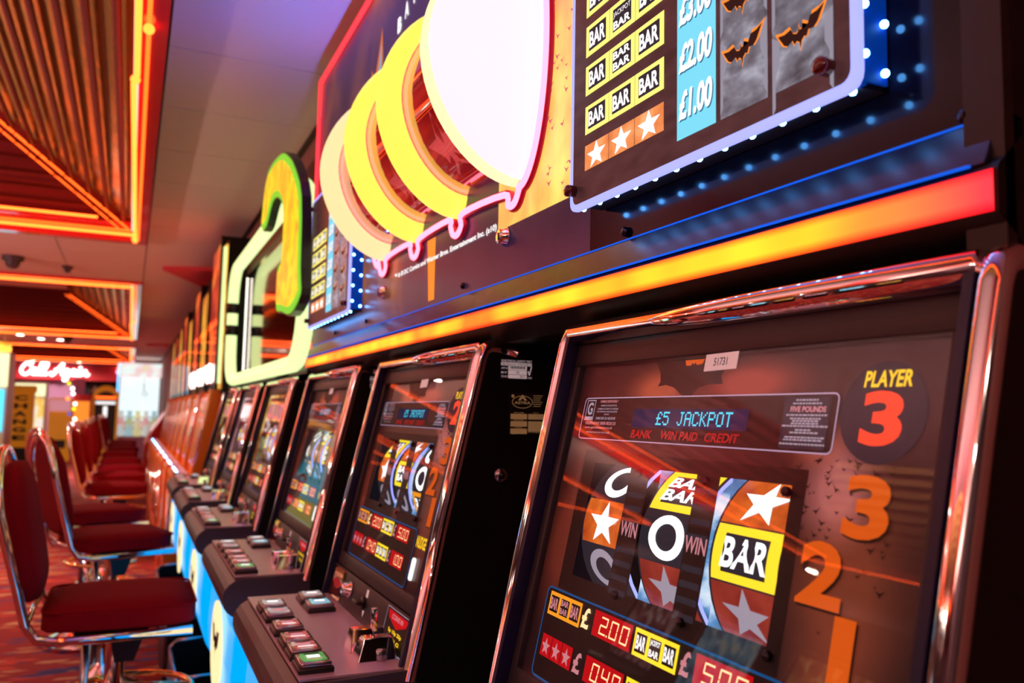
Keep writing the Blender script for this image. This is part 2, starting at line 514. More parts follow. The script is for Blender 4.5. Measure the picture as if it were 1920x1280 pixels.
def star(mb, cx, cy, r, mat, z=0, rx=1.0, fn=None, T=None, k=.42, rot=0):
    p = star_pts(cx, cy, r, rx, k, rot)
    vs_ = [(cx, cy, z)]+[(a, b, z) for a, b in p]
    if fn: vs_ = [fn(*q) for q in vs_]
    mb.add(vs_, [(0, 1+(i+1) % 10, 1+i) for i in range(10)], mat, T=T)
WING = [(0, -.42), (.05, -.20), (.16, -.12), (.26, -.18), (.34, -.02), (.55, -.08), (.72, .02), (1.0, .42), (.7, .34), (.42, .36), (.30, .16), (.16, .10), (.10, .14), (.075, .30), (.045, .16), (0, .15)]
def wing_mark(mb, cx, cy, w, h, mat, z=0, T=None, dy=0.0):
    """the winged emblem: right half as a fan from an inner point, mirrored"""
    for sg in (1, -1):
        pts = [(cx+sg*p[0]*w, cy+p[1]*h+p[0]*sg*dy) for p in WING]
        n = len(pts)
        bm = bmesh.new()
        vs_ = [bm.verts.new((a, b, z)) for a, b in pts]
        f = bm.faces.new(vs_)
        bmesh.ops.triangulate(bm, faces=[f])
        bm.verts.index_update()
        fs = []
        for q in bm.faces:
            ids = [v.index for v in q.verts]
            a = sum(pts[ids[i]][0]*pts[ids[(i+1) % 3]][1]-pts[ids[(i+1) % 3]][0]*pts[ids[i]][1] for i in range(3))
            fs.append(ids if a > 0 else ids[::-1])
        mb.add([(a, b, z) for a, b in pts], fs, mat, T=T)
        bm.free()
def ellipse(cx, cy, rx, ry, n=28, a0=0, a1=2*PI):
    return [(cx+rx*math.cos(a0+(a1-a0)*i/n), cy+ry*math.sin(a0+(a1-a0)*i/n)) for i in range(n)]
def rrect(x0, y0, x1, y1, r, n=4):
    pts = []
    for cx, cy, a in ((x1-r, y0+r, -90), (x1-r, y1-r, 0), (x0+r, y1-r, 90), (x0+r, y0+r, 180)):
        for i in range(n+1):
            t = math.radians(a+90*i/n); pts.append((cx+r*math.cos(t), cy+r*math.sin(t)))
    return pts
def outline(mb, pts, w, mat, z, T=None):
    n = len(pts); cx = sum(p[0] for p in pts)/n; cy = sum(p[1] for p in pts)/n
    inn = []
    for i in range(n):
        a, b = Vector(pts[i-1]), Vector(pts[(i+1) % n]); d = (b-a).normalized(); nn = Vector((-d.y, d.x))
        q = Vector(pts[i])+nn*w
        inn.append((q.x, q.y))
    mb.add([(p[0], p[1], z) for p in pts]+[(p[0], p[1], z) for p in inn], [(i, (i+1) % n, n+(i+1) % n, n+i) for i in range(n)], mat, T=T)
SEG = {'0': 'abcdef', '1': 'bc', '2': 'abged', '3': 'abgcd', '4': 'fgbc', '5': 'afgcd', '6': 'afgedc', '7': 'abc', '8': 'abcdefg', '9': 'abcdfg'}
def seg_digits(mb, txt, x0, y0, x1, y1, mat, z, T=None, sl=.12):
    n = sum(1 for c in txt if c != '.')
    w = (x1-x0)/n; h = y1-y0; t = h*.10; i = 0
    def Q(a, b, c, d):
        pts = [(a, b), (c, b), (c, d), (a, d)]
        mb.poly([(p[0]+(p[1]-y0)*sl, p[1]) for p in pts], mat, z, T)
    for c in txt:
        if c == '.':
            xx = x0+i*w-.08*w; Q(xx-t*.5, y0-t*.2, xx+t*.6, y0+t); continue
        a = x0+i*w+w*.12; b = x0+(i+1)*w-w*.2; ym = (y0+y1)/2; g = t*.25
        S = dict(a=(a+g, y1-t, b-g, y1), d=(a+g, y0, b-g, y0+t), g=(a+g, ym-t/2, b-g, ym+t/2), f=(a, ym+g, a+t, y1-g), e=(a, y0+g, a+t, ym-g), b=(b-t, ym+g, b, y1-g), c=(b-t, y0+g, b, ym-g))
        for k in SEG[c]: Q(*S[k])
        i += 1
DOT = {'£': ['00110', '01001', '01000', '11110', '01000', '01000', '11111'], '5': ['11111', '10000', '11110', '00001', '00001', '10001', '01110'],
       'J': ['00111', '00010', '00010', '00010', '00010', '10010', '01100'], 'A': ['01110', '10001', '10001', '11111', '10001', '10001', '10001'],
       'C': ['01110', '10001', '10000', '10000', '10000', '10001', '01110'], 'K': ['10001', '10010', '10100', '11000', '10100', '10010', '10001'],
       'P': ['11110', '10001', '10001', '11110', '10000', '10000', '10000'], 'O': ['01110', '10001', '10001', '10001', '10001', '10001', '01110'],
       'T': ['11111', '00100', '00100', '00100', '00100', '00100', '00100'], ' ': ['00000']*7}
def dots(mb, txt, x0, y0, x1, y1, mat, z, T=None):
    cw = (x1-x0)/(len(txt)*6-1); ch = (y1-y0)/7
    for i, c in enumerate(txt):
        for r_, row in enumerate(DOT[c]):
            for k, b in enumerate(row):
                if b == '1':
                    x = x0+(i*6+k)*cw; y = y1-(r_+1)*ch
                    mb.quad(x+.05*cw, y+.06*ch, x+.95*cw, y+.94*ch, mat, z, T)
def bar_symbol(mb, x0, y0, x1, y1, lines, z, T=None, frame='bar_yellow', tm='print_white', inner='print_dark', fw=.14, bold=.03):
    w = x1-x0; h = y1-y0
    mb.quad(x0, y0, x1, y1, frame, z, T)
    ax, ay, bx, by = x0+w*fw, y0+h*fw*1.1, x1-w*fw, y1-h*fw*1.1
    mb.quad(ax, ay, bx, by, inner, z+.0004, T)
    n = len(lines)
    for i, t in enumerate(lines):
        hh = (by-ay)/n
        small = (t == 'JACKPOT')
        y1_ = by-hh*i-hh*(.15 if not small else .3); y0_ = by-hh*(i+1)+hh*.12
        text(mb, t, ax+(bx-ax)*.04, y0_, bx-(bx-ax)*.04, y1_, tm, z+.0008, bold if not small else .0, T=T)

# ------------------------------------------------------------------ room
CEIL = 2.42
def struct(mb, name, **k):
    o = mb.build(name, **k); o['kind'] = 'structure'; return o
struct(MB().box((-6, -3, -.05), (.68, 27, 0), 'carpet'), 'floor')
struct(MB().box((.68, -3, 0), (.78, 27, CEIL+.7), 'soffit_paint'), 'wall_right')
struct(MB().box((-6.1, -3, 0), (-6, 27, CEIL+.7), 'left_wall'), 'wall_left')
struct(MB().box((-6, -3.1, 0), (.68, -3, CEIL+.7), 'dark_wall'), 'wall_back')
# far wall with a dark doorway
fw = MB()
fw.box((-6, 26.6, 0), (-1.25, 26.7, CEIL), 'lilac_paint').box((-.05, 26.6, 0), (.68, 26.7, CEIL), 'lilac_paint').box((-1.25, 26.6, 2.0), (-.05, 26.7, CEIL), 'lilac_paint')
fw.box((-1.25, 26.7, 0), (-.05, 26.75, 2.0), 'dark_cloth')
struct(fw, 'wall_far')
COFFERS = [(-5.0, -1.5, .045, 6.48), (-5.0, 8.62, .045, 15.6), (-5.0, 17.9, .045, 24.3)]
cm = MB()
CZ = CEIL+.012
ys = -3.0
for x0, y0, x1, y1 in COFFERS:
    cm.box((-6, ys, CZ), (.68, y0, CZ+.03), 'ceiling_grid')
    cm.box((-6, y0, CZ), (x0, y1, CZ+.03), 'ceiling_grid').box((x1, y0, CZ), (.68, y1, CZ+.03), 'ceiling_grid')
    ys = y1
cm.box((-6, ys, CZ), (.68, 27, CZ+.03), 'ceiling_grid')
ceiling = struct(cm, 'ceiling')
tile_me = None
far = MB()
for j in range(-5, 40):
    for i in range(-8, 1):
        tx0 = .05+.6*i; ty0 = 2.905+.6*(j-5)
        tx1 = tx0+.6; ty1 = ty0+.6
        if ty1 > 26.6: continue
        if ty0 < -3: continue
        a0, b0, a1, b1 = tx0+.004, ty0+.004, tx1-.004, ty1-.004
        clip = False; skip = False
        for x0, y0, x1, y1 in COFFERS:
            if a0 < x1-.01 and a1 > x0+.01 and b0 < y1 and b1 > y0:
                # clip against the coffer in y when it sticks out, else skip
                if b0 < y0-.06: b1 = y0-.002; clip = True
                elif b1 > y1+.06: b0 = y1+.002; clip = True
                else: skip = True
        if skip: continue
        if ty0 < 14.5 and tx0 > -2.0 and ty0 > .4:
            if clip:
                MB().box((a0, b0, CEIL), (a1, b1, CZ-.001), 'ceiling_tile').build('ceiling_tile', ceiling)
            else:
                if tile_me is None:
                    o = MB().box((.004, .004, 0), (.596, .596, .011), 'ceiling_tile').build('ceiling_tile', ceiling)
                    tile_me = o.data
                else:
                    o = bpy.data.objects.new('ceiling_tile', tile_me); COL.objects.link(o); o.parent = ceiling
                o.location = (tx0, ty0, CEIL)
        else:
            far.box((a0, b0, CEIL), (a1, b1, CZ-.001), 'ceiling_tile')
far.build('distant_ceiling_tiles', ceiling, kind='stuff')

# ------------------------------------------------------------------ neon coffers
COFLAB = ['large red mirrored neon ceiling coffer nearest, at top left', 'red neon ceiling coffer second along the aisle, above the chairs', 'small far pink-red neon ceiling coffer just above the Call Again sign']
def coffer(idx, x0, y0, x1, y1):
    near = idx == 0
    t = thing('neon_ceiling_coffer', COFLAB[idx], 'ceiling light', ((x0+x1)/2, (y0+y1)/2, CEIL), 0, 'neon ceiling coffers down the aisle')
    T = Matrix.Translation((-(x0+x1)/2, -(y0+y1)/2, -CEIL))
    k = .6; tm = .9; b = .10     # slope, run of the slope, frame width
    ix0, ix1, iy0, iy1 = x0+b, x1-b, y0+b, y1-b-.28
    fr = MB(T)
    for a, c in (((x0, y0), (x1, y0+b)), ((x0, iy1+.3), (x1, y1)), ((x0, y0+b), (x0+b, iy1+.3)), ((x1-b*.8, y0+b), (x1, iy1+.3))):
        fr.box((a[0], a[1], CEIL-.03), (c[0], c[1], CEIL+.03), 'red_gloss')
    # recessed step at the far end, carrying the second tube
    fr.box((x0+b, iy1-.02, CEIL+.03), (x1-b, iy1+.3, CEIL+.05), 'red_gloss')
    for a, c in (((x0, y0), (x1, y0+.02)), ((x0, y1-.02), (x1, y1)), ((x0, y0+.02), (x0+.02, y1-.02)), ((x1-.02, y0+.02), (x1, y1-.02))):
        fr.box((a[0], a[1], CEIL+.03), (c[0], c[1], CEIL+.06), 'dark_red_gloss')
    fr.build('frame', t)
    zt = CEIL+.05+k*tm
    zb = CEIL+.05
    def sl(x, y, dx, dy):   # corner moved inwards
        return (x+dx*tm, y+dy*tm, zt)
    cs = [(ix0, iy0, zb), (ix1, iy0, zb), (ix1, iy1, zb), (ix0, iy1, zb)]
    ct = [sl(ix0, iy0, 1, 1), sl(ix1, iy0, -1, 1), sl(ix1, iy1, -1, -1), sl(ix0, iy1, 1, -1)]
    for i in range(4):
        j = (i+1) % 4
        MB(T).add([cs[i], cs[j], ct[j], ct[i]], [(0, 1, 2, 3)], 'gold_foil' if i == 1 else 'foil_dull' if i == 3 else 'slat_red').build('mirror_panel', t)
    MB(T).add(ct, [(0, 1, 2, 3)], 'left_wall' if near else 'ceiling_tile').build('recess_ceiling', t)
    # slats along the two long sides
    off = .035
    for side in (1, -1):
        for i in range(9):
            q = .05+.1*i
            x = (ix1-q) if side == 1 else (ix0+q)
            z = zb+k*q-off
            g = MB(T).tube([(x, iy0+q, z), (x, iy1-q, z)], .014, 'slat_red', n=6)
            g.build('slat', t)
    for i in range(9):
        q = .05+.1*i
        z = zb+k*q-off
        MB(T).tube([(ix0+q, iy1-q, z), (ix1-q, iy1-q, z)], .011, 'slat_red', n=6).build('slat', t)
    # neon tubes, and thinner ones standing in for their reflections
    zn = CEIL-.045
    nt_ = 'neon_orange'
    def neon(path, mat=nt_, r=.010):
        MB(T).tube(path, r, mat, n=6).build('neon_tube_and_reflection', t)
    br = y0+(y1-y0)*.585
    neon([(x1-.085, y0+.1, zn), (x1-.085, br-.06, zn)])
    neon([(x1-.095, br+.02, zn), (x1-.075, y1-.20, zn)])
    neon([(x1-.055, y0+.1, zn+.01), (x1-.055, br-.5, zn+.01)], 'neon_dim', .007)  # thin dim length standing in for the edge tube's reflection
    neon([(x1-.055, br-.45, zn+.01), (x1-.055, y1-.2, zn+.01)], 'neon_dim', .007)  # rest of that stand-in reflection
    neon([(x0+.1, y1-.42, zn), (x1-.09, y1-.42, zn)])
    neon([(x0+.1, y1-.16, zn), (x1-.08, y1-.30, zn)]) if False else neon([(x0+.1, y1-.55, zn), (x1-.10, y1-.56, zn)], 'neon_dim', .008)
    neon([(x0+.1, iy1-.22, zn+.06), (x1-.30, iy1-.22, zn+.06)], 'neon_orange', .008)
    neon([(x0+.08, y0+.1, zn), (x0+.08, y1-.3, zn)])
    neon([(x0+.1, y0+.12, zn), (x1-.1, y0+.12, zn)])
    # hip tubes up the corner in short lengths; thinner row stands for their reflection
    for o_ in (.0, .06):
        for i in range(7):
            a = .02+i*.125; c = a+.118
            neon([(ix1-a-o_, iy1-a+.03, zb+k*a-.06), (ix1-c-o_, iy1-c+.03, zb+k*c-.06)], 'neon_dim', .007 if o_ == 0 else .005)
    for px, py in ((x1-.09, br-.02), (x1-.055, br-.47), (x1-.08, y1-.42), (x1-.08, y1-.30), (x1-.075, y1-.22)):
        e = MB(T)
        e.ball((px, py, zn), .017, 'neon_orange', n=6)
        e.tube([(px, py, zn), (px, py, CEIL-.02)], .005, 'dark_red_gloss', n=5)
        e.build('tube_end', t)
    return t
for i, c in enumerate(COFFERS): coffer(i, *c)

# ------------------------------------------------------------------ ceiling downlights and cameras
DL = [(-1.5, -2.0, 8, 'recessed white downlight behind the camera on the aisle side'), (-.55, -2.1, 8, 'recessed white downlight behind the camera, over the players'),
      (-5.5, .8, 45, 'recessed white downlight beyond the nearest coffer, closest to the camera'), (-5.5, 3.6, 45, 'recessed white downlight beyond the middle of the nearest coffer'),
      (-1.2, 7.3, 30, 'recessed white downlight between the first and second coffers, near the row'), (-2.6, 7.3, 30, 'recessed white downlight between the first and second coffers, away from the row'),
      (-5.5, 6.6, 45, 'recessed white downlight beyond the far corner of the nearest coffer'), (-5.5, 10.5, 45, 'recessed white downlight beyond the second coffer'), (-1.75, 16.2, 30, 'far downlight, nearest of the three just past the second coffer'), (-1.5, 16.9, 30, 'far downlight, left of the close pair past the second coffer'), (-1.2, 16.95, 30, 'far downlight, right of the close pair past the second coffer'),
      (-2.4, 16.6, 30, 'far downlight by the small hanging yellow sign'), (-1.3, 25.2, 40, 'tiny farthest downlight above the word Again'), (-2.4, 25.4, 40, 'tiny farthest downlight above the word Call')]
for i, (x, y, pw, lab) in enumerate(DL):
    t = thing('ceiling_downlight', lab, 'ceiling light', (x, y, CEIL), 0, 'ceiling downlights')
    MB().lathe([(.055, .0), (.075, -.004), (.078, -.001), (.05, .004)], (0, 0, 0), 'white_plastic', n=16).build('trim_ring', t)
    MB().lathe([(.001, -.002), (.052, -.005), (.052, .0)], (0, 0, 0), 'lamp_white', n=16).build('lens', t)
    ld = bpy.data.lights.new('lamp', 'AREA'); ld.shape = 'DISK'; ld.size = .12
    ld.energy = pw; ld.color = (1, .78, .62); ld.spread = math.radians(165)
    lo = bpy.data.objects.new('lamp', ld); COL.objects.link(lo); lo.parent = t; lo.location = (0, 0, -.02)
for x, y, s_, lab in ((-.92, 7.7, .075, 'larger dark dome camera on the ceiling at the left edge'), (-.55, 8.0, .042, 'small dark dome camera left of the second coffer'), (-1.02, 16.0, .09, 'far dark dome camera between the second and third coffers')):
    t = thing('dome_camera', lab, 'camera', (x, y, CEIL))
    MB().lathe([(s_*1.1, 0), (s_*1.1, -s_*.5), (s_*.95, -s_*.6)], (0, 0, 0), 'camera_dome', n=16).build('housing', t)
    MB().ball((0, 0, -s_*.6), s_*.8, 'camera_dome', n=8).build('dome', t)
# red triangular pelmets hanging from the ceiling over the orange machines
for (pts, lab) in (([(.19, 7.55), (.60, 7.35), (.60, 8.5)], 'nearer dark red triangular ceiling pelmet above the orange machines'), ([(.22, 16.9), (.6, 16.6), (.6, 18.6)], 'far dark red triangular ceiling pelmet beside the third coffer')):
    o = MB(Matrix.Translation((-.5, -pts[0][1], 0))).prism(pts, CEIL-.035, CEIL-.001, 'red_paint', axis='z').build('ceiling_pelmet')
    o.location = (.5, pts[0][1], 0)
    tag(o, lab, 'decoration')

# ------------------------------------------------------------------ fruit machine terminals
W = .61
AX, AZ = .52, 1.333
TX, TZ = -.2210, -.9752
ROOTX = .56
def gm(yc, d):
    """matrix of the slanted screen plane at depth d: X right, Y up, Z out"""
    ox = AX+.9752*d-ROOTX; oz = AZ-.2210*d; oy = W/2
    return Matrix(((0, .2210, -.9752, ox), (-1, 0, 0, oy), (0, .9752, .2210, oz), (0, 0, 0, 1)))
def pt(s, t, d):
    return (AX+TX*t+.9752*d-ROOTX, W/2-s, AZ+TZ*t-.2210*d)
WIN = [(.112, .190), (.226, .306), (.340, .432)]
WT0, WT1 = .166, .296
RC, RD, RR = .231, .130, .100      # reel centre t, depth, radius
def reelfn(s, h, z):
    a = h/RR; r_ = RR+z
    t = RC-r_*math.sin(a); d = RD-r_*math.cos(a)
    return pt(s, t, d)
def terminal(yc, label, game, player=None, group='slanted player terminals'):
    root = thing('fruit_machine', label, 'fruit machine', (ROOTX, yc, 0), 0, group)
    X = -ROOTX
    T0 = Matrix.Translation((X, 0, 0))
    hw = W/2
    hero = game == 'hero'
    # ---- cabinet shell: two side cheeks, back, roof, lower body
    cab = MB(T0)
    side = [(.532, 1.330), (.665, 1.325), (.665, .0), (.34, .0), (.34, .66), (.40, .70), (.405, .82)]
    for a, b in ((-hw+.002, -hw+.018), (hw-.018, hw-.002)):
        cab.prism(side, a, b, 'cabinet_black')
    cab.box((.645, -hw+.018, .0), (.665, hw-.018, 1.325), 'cabinet_black')
    cab.box((.535, -hw+.018, 1.30), (.645, hw-.018, 1.325), 'cabinet_black')
    cab.box((.36, -hw+.018, .0), (.645, hw-.018, .70), 'cabinet_black')
    cab.build('cabinet', root)
    if not player or player != 3:
        lk = MB(T0); lk.lathe([(.002, -.008), (.011, -.007), (.013, 0)], (.552, -hw, 1.124), 'steel', n=14, axis='y'); lk.ball((.552, -hw-.008, 1.124), .006, 'screw_dark', n=5)
        lk.build('side_lock', root)
    # ---- chrome trims
    def trim(s0, s1):
        mb = MB()
        prof = []
        for k in range(10):
            a = 2*PI*k/10; prof.append(((s0+s1)/2+(s1-s0)/2*math.cos(a), .012*math.sin(a)-.002))
        path = [(.530, .006), (.30, 0), (.02, 0), (.006, .002), (-.004, .012), (-.007, .03), (-.007, .06)]
        rings = []
        for t_, d_ in path:
            ang = 0
            rings.append((t_, d_))
        vs_ = []
        N = len(path)
        for i, (t_, d_) in enumerate(path):
            a = Vector(path[max(0, i-1)]); b = Vector(path[min(N-1, i+1)]); dd = (b-a).normalized(); nn = Vector((-dd.y, dd.x))
            for (sx, off) in prof:
                q = Vector((t_, d_))+nn*(off)*1
                vs_.append(pt(sx, q.x, q.y))
        fs = [(i*10+k, i*10+(k+1) % 10, (i+1)*10+(k+1) % 10, (i+1)*10+k) for i in range(N-1) for k in range(10)]
        fs += [list(range(10)), [(N-1)*10+k for k in range(10)][::-1]]
        mb.add(vs_, fs, 'chrome', True)
        return mb
    trim(-.002, .020).build('chrome_trim', root)
    trim(W-.020, W+.002).build('chrome_trim', root)
    tb = MB(); tb.tube([pt(.02+.0001, .006, .004), pt(W-.02, .006, .004)], .014, 'chrome', n=14)
    tb.build('top_chrome_bar', root)
    # ---- bezel
    bz = MB(gm(yc, 0))
    # inner navy cheeks
    bz.box((.018, -.53, -.02), (.026, -.012, .008), 'navy_plastic')
    bz.box((W-.026, -.53, -.02), (W-.018, -.012, .008), 'navy_plastic')
    zf = -.008
    for a in ((.026, -.048, W-.026, -.018), (.026, -.432, .040, -.048), (W-.042, -.432, W-.026, -.048), (.026, -.446, W-.026, -.418)):
        bz.box((a[0], a[1], zf-.012), (a[2], a[3], zf), 'bezel_grey', .002)
    bz.build('bezel', root)
    # ---- art glass: film with window openings
    TA = gm(yc, .0165)
    films = {'hero': 'art_sunset', 'blue': 'blue_game', 'gold': 'gold_game', 'pink': 'pink_game'}
    fm = films[game]
    art = MB(TA)
    xs = [.036, WIN[0][0], WIN[0][1], WIN[1][0], WIN[1][1], WIN[2][0], WIN[2][1], .575]
    art.quad(xs[0], -WT0, xs[-1], -.04, fm)
    art.quad(xs[0], -.44, xs[-1], -WT1, fm)
    for i in range(0, 7, 2): art.quad(xs[i], -WT1, xs[i+1], -WT0, fm)
    # black masks round the reels
    for a in ((WIN[0][0]-.026, -.315, WIN[0][0], -.152), (WIN[0][1], -.315, WIN[1][0], -.152), (WIN[1][1], -.315, WIN[2][0], -.152), (WIN[2][1], -.315, WIN[2][1]+.016, -.152)):
        art.quad(*a, 'black_print', .0004)
    for i in range(3):
        art.quad(WIN[i][0], -WT0, WIN[i][1], -.152, 'black_print', .0004)
        art.quad(WIN[i][0], -.315, WIN[i][1], -WT1, 'black_print', .0004)
    # ribs on the masks between reels
    for s0, s1 in ((WIN[0][1], WIN[1][0]), (WIN[1][1], WIN[2][0])):
        for k in range(9):
            y = -.30+k*.0145
            art.quad(s0+.002, y, s1-.002, y+.006, 'print_dark', .0006) if k != 4 else None
    art.build('art_panel', root)
    inner = MB()
    # dark interior box behind the reels
    a = [pt(s_, t_, .20) for s_, t_ in ((.03, .12), (.58, .12), (.58, .34), (.03, .34))]
    inner.add(a, [(0, 1, 2, 3)], 'black_print')
    inner.build('reel_housing', root)
    # studs
    for sx, sy in ((.209, .172), (.322, .172), (.428, .172), (.209, .300), (.322, .302), (.436, .302)):
        st = MB(TA); st.lathe([(.0045, 0), (.0045, .004), (.003, .0055), (.0005, .006)], (sx, -sy, 0), 'screw_dark', n=10)
        st.build('stud', root)
    # ---- reels
    RL = [.088, .209, .327]
    for i in range(3):
        r0 = RL[i]; r1 = r0+.094
        rb = MB()
        n = 40
        vs_ = [reelfn(s_, RR*(2*PI*k/n), 0) for s_ in (r0, r1) for k in range(n)]
        rb.add(vs_, [(k, n+k, n+(k+1) % n, (k+1) % n) for k in range(n)], 'print_dark', True)
        for s_ in (r0, r1):
            nn = 40
            ring = [reelfn(s_, RR*(2*PI*k/nn), 0) for k in range(nn)]+[reelfn(s_, RR*(2*PI*k/nn), -.004) for k in range(nn)]
            rb.add(ring, [(k, (k+1) % nn, nn+(k+1) % nn, nn+k) for k in range(nn)], 'led_edge')
        ro = rb.build('reel', root)
        def patch(mb, s0, s1, h0, h1, mat, z, nn=8):
            vs2 = [reelfn(s_, h0+(h1-h0)*k/nn, z) for k in range(nn+1) for s_ in (s0, s1)]
            mb.add(vs2, [(2*k, 2*k+1, 2*k+3, 2*k+2) for k in range(nn)], mat)
        sy = MB()
        m0, m1 = r0+.004, r1-.004
        cxx = (m0+m1)/2
        pitch = .052
        if hero:
            seq = [['O', 'S', 'O'], ['B2', 'O', 'S'], ['S', 'B', 'S']][i]
            if player != 3: seq = [['S', 'B2', 'O'], ['O', 'O', 'B'], ['B', 'S', 'O']][(i+player) % 3]
        else:
            seq = [['S', 'B', 'S'], ['B', 'S', 'B'], ['S', 'S', 'B']][i]
        for k, sym in enumerate(seq):
            hc = (1-k)*pitch
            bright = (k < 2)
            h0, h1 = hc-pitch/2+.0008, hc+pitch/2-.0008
            if sym == 'S':
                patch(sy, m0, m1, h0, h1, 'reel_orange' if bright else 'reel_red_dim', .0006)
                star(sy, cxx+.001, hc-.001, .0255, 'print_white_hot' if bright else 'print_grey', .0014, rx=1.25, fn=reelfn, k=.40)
            elif sym == 'O':
                patch(sy, m0, m1, h0, h1, 'print_dark', .0006)
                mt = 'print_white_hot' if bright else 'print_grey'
                nn = 28; vs3 = []
                for q in range(nn):
                    a = 2*PI*q/nn
                    vs3.append(reelfn(cxx+.001+.030*math.cos(a), hc+.0225*math.sin(a), .0014))
                for q in range(nn):
                    a = 2*PI*q/nn
                    vs3.append(reelfn(cxx+.001+.0175*math.cos(a), hc+.0135*math.sin(a), .0014))
                sy.add(vs3, [(q, (q+1) % nn, nn+(q+1) % nn, nn+q) for q in range(nn)], mt)
            else:
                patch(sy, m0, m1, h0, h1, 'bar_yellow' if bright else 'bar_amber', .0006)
                patch(sy, m0+.014, m1-.014, h0+.008, h1-.008, 'print_dark', .0011)
                ln = ['BAR', 'BAR'] if sym == 'B2' else ['BAR']
                hh = (h1-h0-.018)/len(ln)
                for q, tx in enumerate(ln):
                    text(sy, tx, m0+.012, h1-.009-hh*(q+1)+hh*.1, m1-.013, h1-.009-hh*q-hh*.06, 'print_white_hot', .0017, .03, .12, fn=reelfn)
        sy.build('reel_symbols', ro)
        # side mechanism with blue lamps seen left of each drum
        mc = MB()
        if i > 0:
            cor = [pt(r0-.004, t_, d_) for t_, d_ in ((.150, .045), (.345, .045), (.345, .16), (.150, .16))]
            mc.add(cor, [(0, 1, 2, 3)], 'mechanism')
            mc.build('reel_mechanism', root)
    # ---- printed graphics
    if hero:
        g = MB(TA)
        z = .0010
        # emblem at the top
        eL = [(.2004, .0487), (.2118, .0619), (.2147, .071), (.2116, .0769), (.226, .0754), (.2414, .0787), (.258, .0876), (.2692, .1006)]
        eR = [(.2692, .1006), (.2733, .0878), (.284, .0797), (.2984, .0768), (.3204, .0768), (.3158, .0687), (.3201, .0608), (.3279, .0487)]
        for e_ in (eL, eR):
            pts = [(a, -b) for a, b in e_]+[(.2692, -.0487)]
            g.add([(.2692, -.0490, z)]+[(a, b, z) for a, b in pts[:-1]], [(0, i, i+1) for i in range(1, 8)] if e_ is eR else [(0, i, i+1) for i in range(1, 8)], 'black_print')
        if player == 3:
            g.poly([(.2535, -.0500), (.2560, -.0555), (.2640, -.0560), (.2665, -.0530), (.2690, -.0550), (.2715, -.0530), (.2740, -.0558), (.2830, -.0550), (.2860, -.0500)], 'digit_orange', z+.0004)
        g.build('emblem', root)
        ib = MB(TA)
        outer = rrect(.062, -.139, .470, -.088, .006)
        ib.poly(outer, 'black_print', z+.0004)
        outline(ib, outer, .0012, 'print_lavender', z+.0008)
        ib.quad(.176, -.1225, .366, -.102, 'vfd_bed', z+.001)
        dots(ib, '£5 JACKPOT', .222, -.1195, .345, -.1050, 'vfd_cyan', z+.0014)
        for tx, a, b in (('BANK', .179, .219), ('WIN PAID', .236, .298), ('CREDIT', .309, .359)):
            text(ib, tx, a, -.1345, b, -.1255, 'print_red', z+.0014, .02, .15)
        outline(ib, rrect(.069, -.116, .089, -.091, .001), .0012, 'print_grey', z+.0012)
        ib.quad(.071, -.1145, .087, -.1115, 'print_grey', z+.0012)
        text(ib, 'G', .073, -.1095, .085, -.094, 'print_grey', z+.0014, .03)
        sm = [('GAMBLE RESPONSIBLY', .100, .140, -.0945, .0030, 'print_pink'), ('GAMBLING SHOULD BE FUN', .102, .138, -.0990, .0020, 'print_grey'), ('IF GAMBLING IS CAUSING YOU A PROBLEM', .096, .142, -.1030, .0020, 'print_grey'),
              ('FOR CONFIDENTIAL ADVICE AND SUPPORT', .096, .142, -.1064, .0020, 'print_grey'), ('CONTACT:', .113, .125, -.1097, .0019, 'print_grey'), ('GAMCARE UK HELPLINE', .096, .140, -.1150, .0032, 'print_grey'),
              ('FREEPHONE 0808 8020133', .074, .143, -.1213, .0038, 'print_pink'), ('www.gambleaware.co.uk', .074, .138, -.1270, .0040, 'print_pink'), ('INSTRUCTIONS FOR THIS GAME', .080, .134, -.1315, .0018, 'print_grey')]
        for tx, a, b, y, h, mt in sm: text(ib, tx, a, y, b, y+h, mt, z+.0014, .012)
        ib.quad(.410, -.1360, .462, -.0915, 'print_dark', z+.0011)
        text(ib, 'FIVE POUNDS', .418, -.1045, .458, -.0995, 'print_pink', z+.0014, .035)
        for k_, (y, wd) in enumerate(((-.0948, .026), (-.0978, .032), (-.1078, .044), (-.1108, .034), (-.1128, .028), (-.1150, .030), (-.1172, .050), (-.1205, .018), (-.1228, .030), (-.1268, .040), (-.1290, .042), (-.1325, .050))):
            q = .436
            while q < .436+wd:
                l_ = .002+.003*random.random()
                ib.quad(q-wd/2, y, q-wd/2+l_, y+.0014, 'print_grey', z+.0014); q += l_+.0008
        ib.build('display_box', root)
        pn = MB(TA)
        pn.poly(ellipse(.512, -.104, .040, .040), 'disc_dark', z)
        text(pn, 'PLAYER', .492, -.0845, .536, -.0715, 'text_yellow', z+.0006, .025, .12)
        text(pn, str(player), .494, -.1300, .532, -.0875, 'digit_red', z+.0006, .035)
        pn.build('player_number', root)
        nm = MB(TA)
        for tx, a, y0, b, y1 in (('3', .490, -.200, .532, -.152), ('2', .455, -.255, .500, -.206), ('1', .497, -.306, .517, -.257)):
            text(nm, tx, a, y0, b, y1, 'digit_orange', z+.0006, .035 if tx != '1' else .0)
            text(nm, tx, a+.002, y0-.002, b+.002, y1-.002, 'black_print', z+.0002, .035 if tx != '1' else .0)
        nm.build('nudge_numbers', root)
        fl = MB(TA)
        rnd = random.Random(5)
